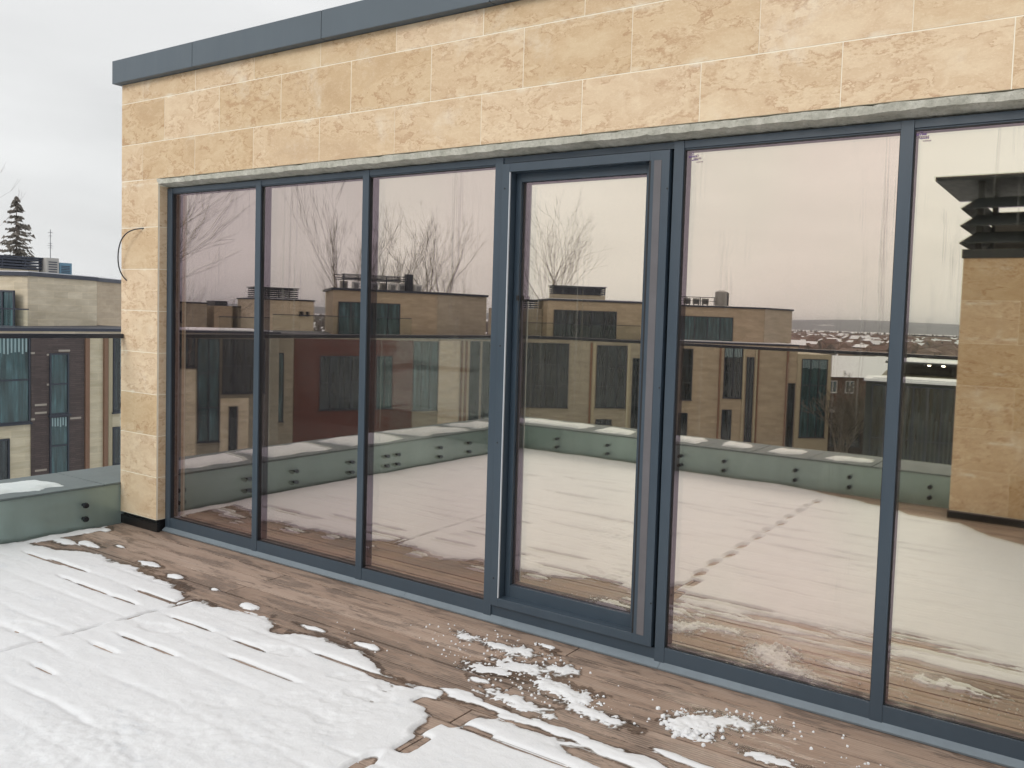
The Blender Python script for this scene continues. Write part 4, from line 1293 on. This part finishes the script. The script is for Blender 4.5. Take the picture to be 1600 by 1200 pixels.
p2 = Bld('x', 'x', 'x', (-45.02, -36.04), (-41.43, -42.49), LV); bpy.data.objects.remove(p2.e); p2.e = h2.e
p2.window(.36, 4.68, -0.02, 2.25, 5, 1, 'glassF')
r2_ = Bld('x', 'x', 'x', (-48.02, -38.68), (-42.49, -49.46), LV); bpy.data.objects.remove(r2_.e); r2_.e = h2.e
b = MB()
for z in (4.30, 4.12, 3.98):
    b.obox(r2_.A, r2_.t, r2_.n, .6, 5.7, .0, .08, z - .03, z + .03); b.obox(r2_.A, r2_.t, r2_.n, .6, 5.7, -2.0, -1.92, z - .03, z + .03)
for u in (.7, 2.3, 3.9, 5.6): b.obox(r2_.A, r2_.t, r2_.n, u, u + .08, -.02, .1, 3.19, 4.33)
b.build('roof_rail', M['screen'], h2.e)
b = MB(); b.obox(r2_.A, r2_.t, r2_.n, 5.6, 6.1, -.3, -.8, 3.19, 4.55); b.build('flue', M['screen'], h2.e)
for i, u in enumerate((1.0, 1.9, 3.3, 4.0, 4.7, 5.4, 6.1, 6.7)):
    P_ = r2_.P(u, -.9)
    ac_unit((P_[0], P_[1], 3.20), math.atan2(r2_.t[1], r2_.t[0]), (.5, .4, .62), 'ac_white' if i % 3 else 'ac_grey', 'pale box unit, ' + UNIT_POS[i] + ' in the row on the red brick house roof', 'row of units on the red brick house roof')

# --- house with the wide dark window and flat louvred lantern
h3 = Bld('neighbour_house', 'stone house with a wide dark penthouse window and a flat louvred roof screen', 'house', (-41.29, -50.39), (-31.39, -58.93), LV)
h3.mass(9, GZ, -0.11, 'stoneC', name='wall', ch=0.13, snow=False)
h3.window(1.43, 5.12, -5.59, -0.41, 4, 3, 'glassD')
h3.strip(6.9, 7.05, -9, -.30, 'brown', 'brown_pilaster', .10)
h3.strip(7.1, 7.35, -9, -.30, 'cream', 'cream_pilaster', .06)
h3.window(7.45, 9.95, -5.5, -.46, 3, 3, 'glassD')
h3.strip(10.0, 10.25, -9, -.30, 'cream', 'cream_pilaster', .06)
h3.window(10.45, 11.0, -8.2, -1.44, 2, 1, 'glassD')
h3.strip(11.2, 11.35, -9, -.30, 'brown', 'brown_pilaster', .10)
h3.strip(11.5, 12.9, -9, -.30, 'stoneA', 'stone_panel', .06)
h3.window(7.52, 8.86, -6.9, -6.48, 2, 1, 'glassD')
h3.balustrade(0.3, 11, .05, 1.15, -0.15)
p3 = Bld('x', 'x', 'x', (-39.75, -53.99), (-33.48, -60.11), LV); bpy.data.objects.remove(p3.e); p3.e = h3.e
p3.mass(7, 0.02, 3.02, 'stoneB', name='upper_wall', u0=-.05, u1=9.6, ch=.17)
p3.window(.46, 5.87, 0.03, 2.29, 5, 1, 'glassD')
p3.mass(6, 0.02, 2.32, 'stoneC', name='side_wall', u0=-4.2, u1=-.1, d0=-2.4, cop=False)
louvre_screen(p3, -3.9, -.4, -2.6, 2.34, 3.05, 4, 2.0)
b = MB(); b.obox(p3.A, p3.t, p3.n, .9, 5.6, -3.2, -5.0, 3.2, 3.66); b.build('lantern_base', M['stoneC'], h3.e)
louvre_screen(p3, .9, 5.6, -3.1, 3.68, 4.36, 4, 2.0)

# --- house with roof tank
h4 = Bld('neighbour_house', 'stone house with a roof tank, last before the open view to the town', 'house', (-30.49, -57.15), (-19.96, -65.55), LV)
h4.mass(9, GZ, -0.02, 'stoneB', name='wall', u1=11.0, ch=0.14)
h4.mass(8, GZ, -0.62, 'cream', name='side_wing', u0=11.02, u1=13.9, cop=False)
h4.window(1.44, 2.35, -4.57, -.47, 1, 3, 'glassD')
h4.strip(4.55, 4.68, -9, -.15, 'brown', 'brown_pilaster', .12)
h4.window(4.95, 6.45, -4.32, -.26, 2, 2, 'glassD', curtain=True, top_c=.7)
h4.strip(6.50, 6.66, -9, -.15, 'cream', 'cream_pilaster', .08)
h4.window(6.8, 7.4, -7.8, -.99, 2, 1, 'glassD')
h4.strip(7.50, 7.66, -9, -.15, 'cream', 'cream_pilaster', .08)
h4.strip(7.70, 7.80, -9, -.15, 'brown', 'brown_pilaster', .12)
h4.strip(10.1, 10.25, -9, -.1, 'brown', 'brown_pilaster', .14)
h4.window(10.3, 10.9, -8.3, -3, 1, 1, 'glassD')
h4.window(11.40, 13.55, -7.4, -1.0, 3, 3, 'glassF', curtain=True, top_c=.7)
h4.window(4.91, 5.71, -7.8, -5.28, 1, 1, 'glassD')
h4.window(1.34, 2.09, -8.4, -5.62, 1, 1, 'glassD')
b = MB()
b.prism([(-31.84, -59.83), (-24.78, -63.97), (-24.01, -68.47), (-28, -74), (-36, -68)], 0.12, 2.92); b.build('upper_wall', M['stoneB'], h4.e)
b = MB(); b.face([(-24.75, -63.98, .14), (-23.98, -68.46, .14), (-23.98, -68.46, 2.90), (-24.75, -63.98, 2.90)], 0, [(0, 0), (4.5, 0), (4.5, 2.9), (0, 2.9)])
b.face([(-24.75, -63.98, .14), (-24.78, -63.93, .14), (-24.78, -63.93, 2.90), (-24.75, -63.98, 2.90)])
b.build('grey_stone_wall', M['stoneC'], h4.e)
b = MB(); b.prism([(-31.86, -59.66), (-24.66, -63.87), (-23.85, -68.5), (-28, -74.2), (-36.2, -68)], 2.923, 3.06); b.build('coping', M['screen'], h4.e)
p4 = Bld('x', 'x', 'x', (-31.84, -59.83), (-24.78, -63.97), LV); bpy.data.objects.remove(p4.e); p4.e = h4.e
p4.window(.3, 5.64, .1, 2.15, 5, 1, 'glassF')
r4 = Bld('x', 'x', 'x', (-33.13, -63.65), (-24.01, -68.47), LV); bpy.data.objects.remove(r4.e); r4.e = h4.e
b = MB(); b.obox(r4.A, r4.t, r4.n, -.1, 3.7, 0, .06, 3.82, 3.88); b.obox(r4.A, r4.t, r4.n, -.1, 3.7, 0, .06, 3.5, 3.54)
for u in (0, 1.2, 2.4, 3.6): b.obox(r4.A, r4.t, r4.n, u, u + .07, -.01, .07, 3.17, 3.88)
b.build('roof_rail', M['screen'], h4.e)
tk = r4.P(4.3, -.3)
te = empty('roof_tank', (tk[0], tk[1], 3.17), 'pale tall roof tank beside the railing on the stone house next to the open view', 'tank')
b = MB(); b.tube((tk[0], tk[1], 3.17), (tk[0], tk[1], 4.38), .58, .58, 20, caps=True); b.tube((tk[0], tk[1], 4.382), (tk[0], tk[1], 4.5), .52, .3, 20, caps=True)
b.build('vessel', M['ac_grey'], te)
b = MB(); b.tube((tk[0] + .62, tk[1], 3.17), (tk[0] + .62, tk[1], 4.3), .07, .07, 8); b.build('pipe', M['screen'], te)
for i in range(4):
    P_ = r4.P(.5 + .8 * i, -.8)
    ac_unit((P_[0], P_[1], 3.17), math.atan2(r4.t[1], r4.t[0]), (.6, .4, .6), 'ac_grey', 'grey unit, ' + ['leftmost', 'second', 'third', 'nearest the tank'][i] + ' of four behind the thin railing on the tank roof', 'units behind the roof railing')

# --- boxy stone house with louvred chimney, farther off
h5 = Bld('neighbour_house', 'boxy pale stone house with a broad louvred chimney, farther off, reflected in the second pane', 'house', (-62.11, -43.55), (-61.03, -46.53), LV)
h5.mass(5, GZ, 2.36, 'stoneA', name='wall', u0=-0.8, u1=4.34, ch=.12)
louvre_screen(h5, -0.5, 3.1, -.5, 2.50, 3.4, 5, 2.5)
h5.window(3.0, 3.4, 1.1, 1.45, 1, 1, 'glassD'); h5.window(3.6, 3.9, 1.1, 1.45, 1, 1, 'glassD')
# --- dark fronted house nearer, at the far left of the reflection
h6 = Bld('neighbour_house', 'dark glazed house with snow on its flat roof at the left end of the reflection', 'house', (-47.3, -24.0), (-44.2, -31.1), LV)
h6.mass(7, GZ, 0.02, 'stoneD', name='wall', ch=.14)
h6.strip(1.9, 2.95, -9, -2.14, 'stoneA', 'stone_panel', .05)
h6.strip(4.3, 5.95, -9, -3.91, 'stoneA', 'stone_panel', .05)
h6.window(.2, 2.9, -2.0, -.2, 4, 1, 'glassD', pr=.07)
h6.window(3.0, 4.25, -6.5, -.3, 2, 3, 'glassF', pr=.07)
h6.window(4.4, 6.9, -3.6, -.3, 4, 2, 'glassD', pr=.07)
h6.window(4.8, 5.3, -8, -4.4, 1, 1, 'glassD', pr=.08)
h6.balustrade(4.2, 7.2, .18, 1.0, -0.2)
# --- three distant blocks
h7 = Bld('neighbour_house', 'distant low cream block with a flat snowy roof at the far left of the glass', 'house', (-68.0, -38.0), (-67.0, -41.4), LV)
h7.mass(4, GZ, 1.83, 'stoneC', name='wall', ch=.12); h7.window(.5, 1.5, .2, 1.2, 2, 1, 'glassD')
h8 = Bld('neighbour_house', 'distant narrow tan block with a black roof box', 'house', (-66.85, -42.0), (-66.3, -43.4), LV)
h8.mass(4, GZ, 1.70, 'stoneB', name='wall', cop=False); h8.mass(3, 1.71, 2.14, 'screen', name='roof_box', u0=.05, u1=1.1, cop=False)
h9 = Bld('neighbour_house', 'distant grey block with a dark band of windows under its roof', 'house', (-66.25, -43.9), (-65.1, -47.3), LV)
h9.mass(4, GZ, 1.62, 'stoneD', name='wall', ch=.1); h9.window(.3, 2.6, .85, 1.45, 5, 1, 'glassD')
# --- old brick house and its annex in the gap
h10 = Bld('brick_house', 'old brown brick house under a snow covered gable roof', 'house', (-24.13, -77.87), (-16.5, -83.9), LV)
M['brick_old'] = brick('old_brick', (0.17, 0.10, 0.08), (0.12, 0.075, 0.06), (0.12, 0.10, 0.09))
h10.mass(8, GZ, -3.1, 'brick_old', name='wall', cop=False)
b = MB()
P = h10.P
A0, A1 = P(-.5, .6), P(h10.L + .5, .6); R0, R1 = P(-.5, -4), P(h10.L + .5, -4); C0, C1 = P(-.5, -8.6), P(h10.L + .5, -8.6)
v3 = lambda p_, z: (p_[0], p_[1], z)
b.face([v3(A0, -3.1), v3(A1, -3.1), v3(R1, -1.2), v3(R0, -1.2)]); b.face([v3(C1, -3.1), v3(C0, -3.1), v3(R0, -1.2), v3(R1, -1.2)])
b.face([v3(A0, -3.1), v3(R0, -1.2), v3(C0, -3.1)]); b.face([v3(A1, -3.1), v3(C1, -3.1), v3(R1, -1.2)])
b.build('roof', M['snow_far'], h10.e)
for u in (.9, 2.6, 5.1, 7.2): h10.window(u, u + .85, -4.64, -3.5, 2, 1, 'glassF' if u != 5.1 else 'glassD', fr='ac_white')
h11 = Bld('garage_block', 'low dark brown garage block below the open view, by the dark shrubby tree', 'garage', (-22.2, -68.6), (-15.9, -72.6), LV)
M['dark_brown'] = paint('dark_brown_boards', (0.045, 0.035, 0.032), 0.8, 0.2, 1)
h11.mass(5, GZ, -5.7, 'dark_brown', name='wall', cop=False)
h11.window(2, 4.5, -8.6, -6.6, 3, 1, 'glassD')
# --- dark glazed house on the right of the reflection
h12 = Bld('neighbour_house', 'dark glazed house with two lit ceiling lamps on its upper floor', 'house', (-10.6, -40.1), (-3.0, -41.5), LV)
h12.mass(3, GZ, -1.0, 'dark_board', name='wall', capm='snow_far', ch=.12, over=.1)
h12.window(.3, 4.2, -6.5, -1.15, 6, 2, 'glassD', pr=.05)
h12.window(4.4, 7.2, -6.5, -1.15, 4, 2, 'glassD', pr=.05)
b = MB()
for i in range(14):
    a = 1.3 + i * .2
    b.obox(h12.A, h12.t, h12.n, a, a + .09, .056, .068, -5.2, -2.4 - .4 * (i % 3))
b.build('curtain', M['curtain_dark'], h12.e)
h13 = Bld('neighbour_house', 'set back house with an open covered terrace, two lamps glowing under its roof', 'house', (-13.2, -54.9), (-5.0, -56.4), LV)
h13.mass(8, GZ, -1.45, 'stoneD', name='wall', cop=False)
b = MB(); b.obox(h13.A, h13.t, h13.n, 0.4, 8.2, -3.2, -8, -1.448, -.62); b.build('back_wall', M['dark_brown'], h13.e)
b = MB(); b.obox(h13.A, h13.t, h13.n, 0.2, 8.4, .2, -8.2, -.615, -.50); b.build('roof', M['dark_board'], h13.e)
b = MB(); b.obox(h13.A, h13.t, h13.n, 0.3, 8.3, .1, -8.1, -.498, -.45); b.build('roof_snow', M['snow_far'], h13.e)
for u in (.5, 8.0):
    b = MB(); b.obox(h13.A, h13.t, h13.n, u, u + .12, -.1, .02, -1.448, -.617); b.build('post', M['screen'], h13.e)
for u in (2.9, 3.75):
    b = MB(); p_ = h13.P(u, -1.0); b.tube((p_[0], p_[1], -.62), (p_[0], p_[1], -.72), .12, .09, 12, caps=True); b.build('ceiling_lamp', M['lamp'], h13.e)
h13.balustrade(1.8, 8.0, -.3, 1.25, -0.2)


# ------------------------------------------------------------------ trees
def bare_tree(name, label, base, height, seed, spread=0.42, mat='bark', lean=(0, 0), levels=6, group=None, r0=0.22, upb=0.22, trunk_frac=0.35, minr=0.012, stems=1):
    rr = random.Random(seed)
    e = empty(name, base, label, 'tree', group)
    tb, cb = MB(), MB()

    def grow(p, d, L, r, lv):
        bld = tb if lv <= 0 else cb
        segs = 3 if lv < 3 else 2
        q_ = Vector(p); dd = Vector(d)
        rad = r
        pts_ = [(q_.copy(), rad)]
        for s_ in range(segs):
            dd = (dd + Vector((rr.gauss(0, .10), rr.gauss(0, .10), rr.gauss(0.05, .06)))).normalized()
            q_ = q_ + dd * (L / segs); rad2 = max(minr * .6, rad * (.86 if lv < 3 else .74))
            bld.tube(pts_[-1][0], q_, rad, rad2, 6 if lv < 1 else (4 if lv < 3 else 3))
            rad = rad2; pts_.append((q_.copy(), rad))
        if lv >= levels: return
        nb = {0: 4, 1: 4, 2: 3, 3: 3, 4: 2, 5: 2}.get(lv, 2)
        for i in range(nb):
            k_ = rr.randint(1, segs) if i else segs
            pp, pr_ = pts_[k_]
            az_ = rr.uniform(0, 2 * math.pi); sp = spread * rr.uniform(.6, 1.35) * (0.55 if i == 0 else 1.0)
            side = dd.orthogonal().normalized(); side.rotate(Matrix.Rotation(az_, 3, dd))
            nd = (dd * math.cos(sp) + side * math.sin(sp)); nd.z += upb; nd.normalize()
            grow(pp, nd, L * rr.uniform(.55, .80), max(minr, pr_ * rr.uniform(.55, .8)), lv + 1)

    for s_ in range(stems):
        dx = Vector((lean[0] + (rr.gauss(0, .10) if stems > 1 else 0), lean[1] + (rr.gauss(0, .10) if stems > 1 else 0), 1)).normalized()
        b0 = Vector(base) + Vector((rr.gauss(0, .3), rr.gauss(0, .3), 0)) * (stems > 1)
        grow(b0, dx, height * trunk_frac, r0, 0)
    tb.build('trunk', M[mat], e); cb.build('crown', M[mat], e)
    return e


gt = 'bare trees behind the houses'
bare_tree('bare_tree', 'bare tree with many upright stems left of the red brick house roof', (-63.5, -52.9, GZ), 19, 5, .30, levels=6, group=gt, stems=2, r0=.19, minr=.0085, trunk_frac=.40, upb=.14)
bare_tree('bare_tree', 'thin bare trees rising behind the units on the red brick house roof', (-62.2, -57.8, GZ), 17.5, 9, .27, levels=6, group=gt, stems=2, r0=.15, minr=.0085, trunk_frac=.42, upb=.14)
bare_tree('bare_tree', 'bare forked tree right of the row of roof units', (-57.8, -60.2, GZ), 18.5, 17, .38, levels=6, group=gt, r0=.25, minr=.0085, trunk_frac=.40, upb=.10)
bare_tree('bare_tree', 'round bare tree beside the flat louvred roof screen', (-53.6, -74.8, GZ), 18.5, 23, .48, levels=6, group=gt, r0=.24, minr=.0095, trunk_frac=.42, upb=.08)
bare_tree('bare_tree', 'large near bare tree whose branches reach in at the left edge of the first pane', (-25.9, -9.3, GZ), 19, 31, .44, levels=6, r0=.24, minr=.006, lean=(0, -.04), upb=.10, trunk_frac=.38)
bare_tree('bare_tree', 'small distant bare tree behind the black roof box', (-97.9, -65.7, GZ), 14.5, 41, .32, levels=4, group=gt, r0=.10, minr=.02)
bare_tree('bare_tree', 'small distant bare tree behind the grey block', (-96.7, -69.5, GZ), 14, 43, .32, levels=4, group=gt, r0=.10, minr=.02)
bare_tree('bare_tree', 'dense dark shrubby tree in front of the old brick house', (-18.4, -65.6, GZ), 8.5, 47, .55, levels=6, r0=.12, minr=.016, mat='needles', stems=4, trunk_frac=.28, upb=.1)
bare_tree('birch_tree', 'bare birch with fine hanging twigs at the left edge of the picture', (-64.6, 20.6, GZ), 22, 52, .46, levels=6, r0=.18, minr=.007, mat='bark_birch', trunk_frac=.38, upb=.10)

# spruce seen directly over the left house
sp_e = empty('spruce_tree', (-73.1, 29.2, GZ), 'sparse brownish spruce rising behind the left house roof', 'tree')
b = MB(); b.tube((-73.1, 29.2, GZ), (-73.1, 29.2, 9.7), .20, .02, 8); b.build('trunk', M['bark'], sp_e)
b = MB(); rs = random.Random(8)
z = -6.0
while z < 9.6:
    k_ = (9.9 - z) / 16.0
    R1 = 4.3 * k_ ** .80
    nb = 7 if z > 4 else 6
    for i in range(nb):
        if rs.random() < .38: continue
        a = rs.uniform(0, 2 * math.pi); L = R1 * rs.uniform(.45, 1.08)
        dx, dy_ = math.cos(a), math.sin(a)
        p0 = Vector((-73.1, 29.2, z + rs.uniform(-.15, .15)))
        ns = 5
        prev = p0
        for s_ in range(1, ns + 1):
            f = s_ / ns
            pz = p0.z - L * .38 * f + L * .26 * f * f
            p1 = Vector((p0.x + dx * L * f, p0.y + dy_ * L * f, pz))
            b.tube(prev, p1, .035 * (1 - f) + .012, .03 * (1 - f) + .010, 3)
            if f > .15:
                for t_ in range(4):
                    c_ = prev.lerp(p1, rs.random())
                    la = a + rs.choice((-1, 1)) * rs.uniform(.5, 1.3)
                    ll = rs.uniform(.18, .5) * (.5 + k_)
                    d_ = Vector((math.cos(la) * ll, math.sin(la) * ll, -ll * rs.uniform(.3, 1.1)))
                    wv = Vector((rs.gauss(0, .05), rs.gauss(0, .05), rs.uniform(.05, .12)))
                    b.face([c_ - wv, c_ + wv, c_ + d_ + wv * .4])
            prev = p1
    z += .25 + .14 * k_
b.build('crown', M['needles'], sp_e)

# ------------------------------------------------------------------ haze
q = N('haze')
vol = q.n('VolumePrincipled', {'Color': (0.86, 0.90, 0.95, 1), 'Density': 0.00016, 'Anisotropy': 0.0})
q.t.links.new(vol.outputs[0], q.out.inputs['Volume'])
b = MB(); b.box(-9500, 9500, -9500, 9500, GZ - 3, 62)
hz = b.build('haze', q.mat)
tag(hz, kind='stuff')
hz['label'] = 'thin grey winter haze over the far town'; hz['category'] = 'haze'
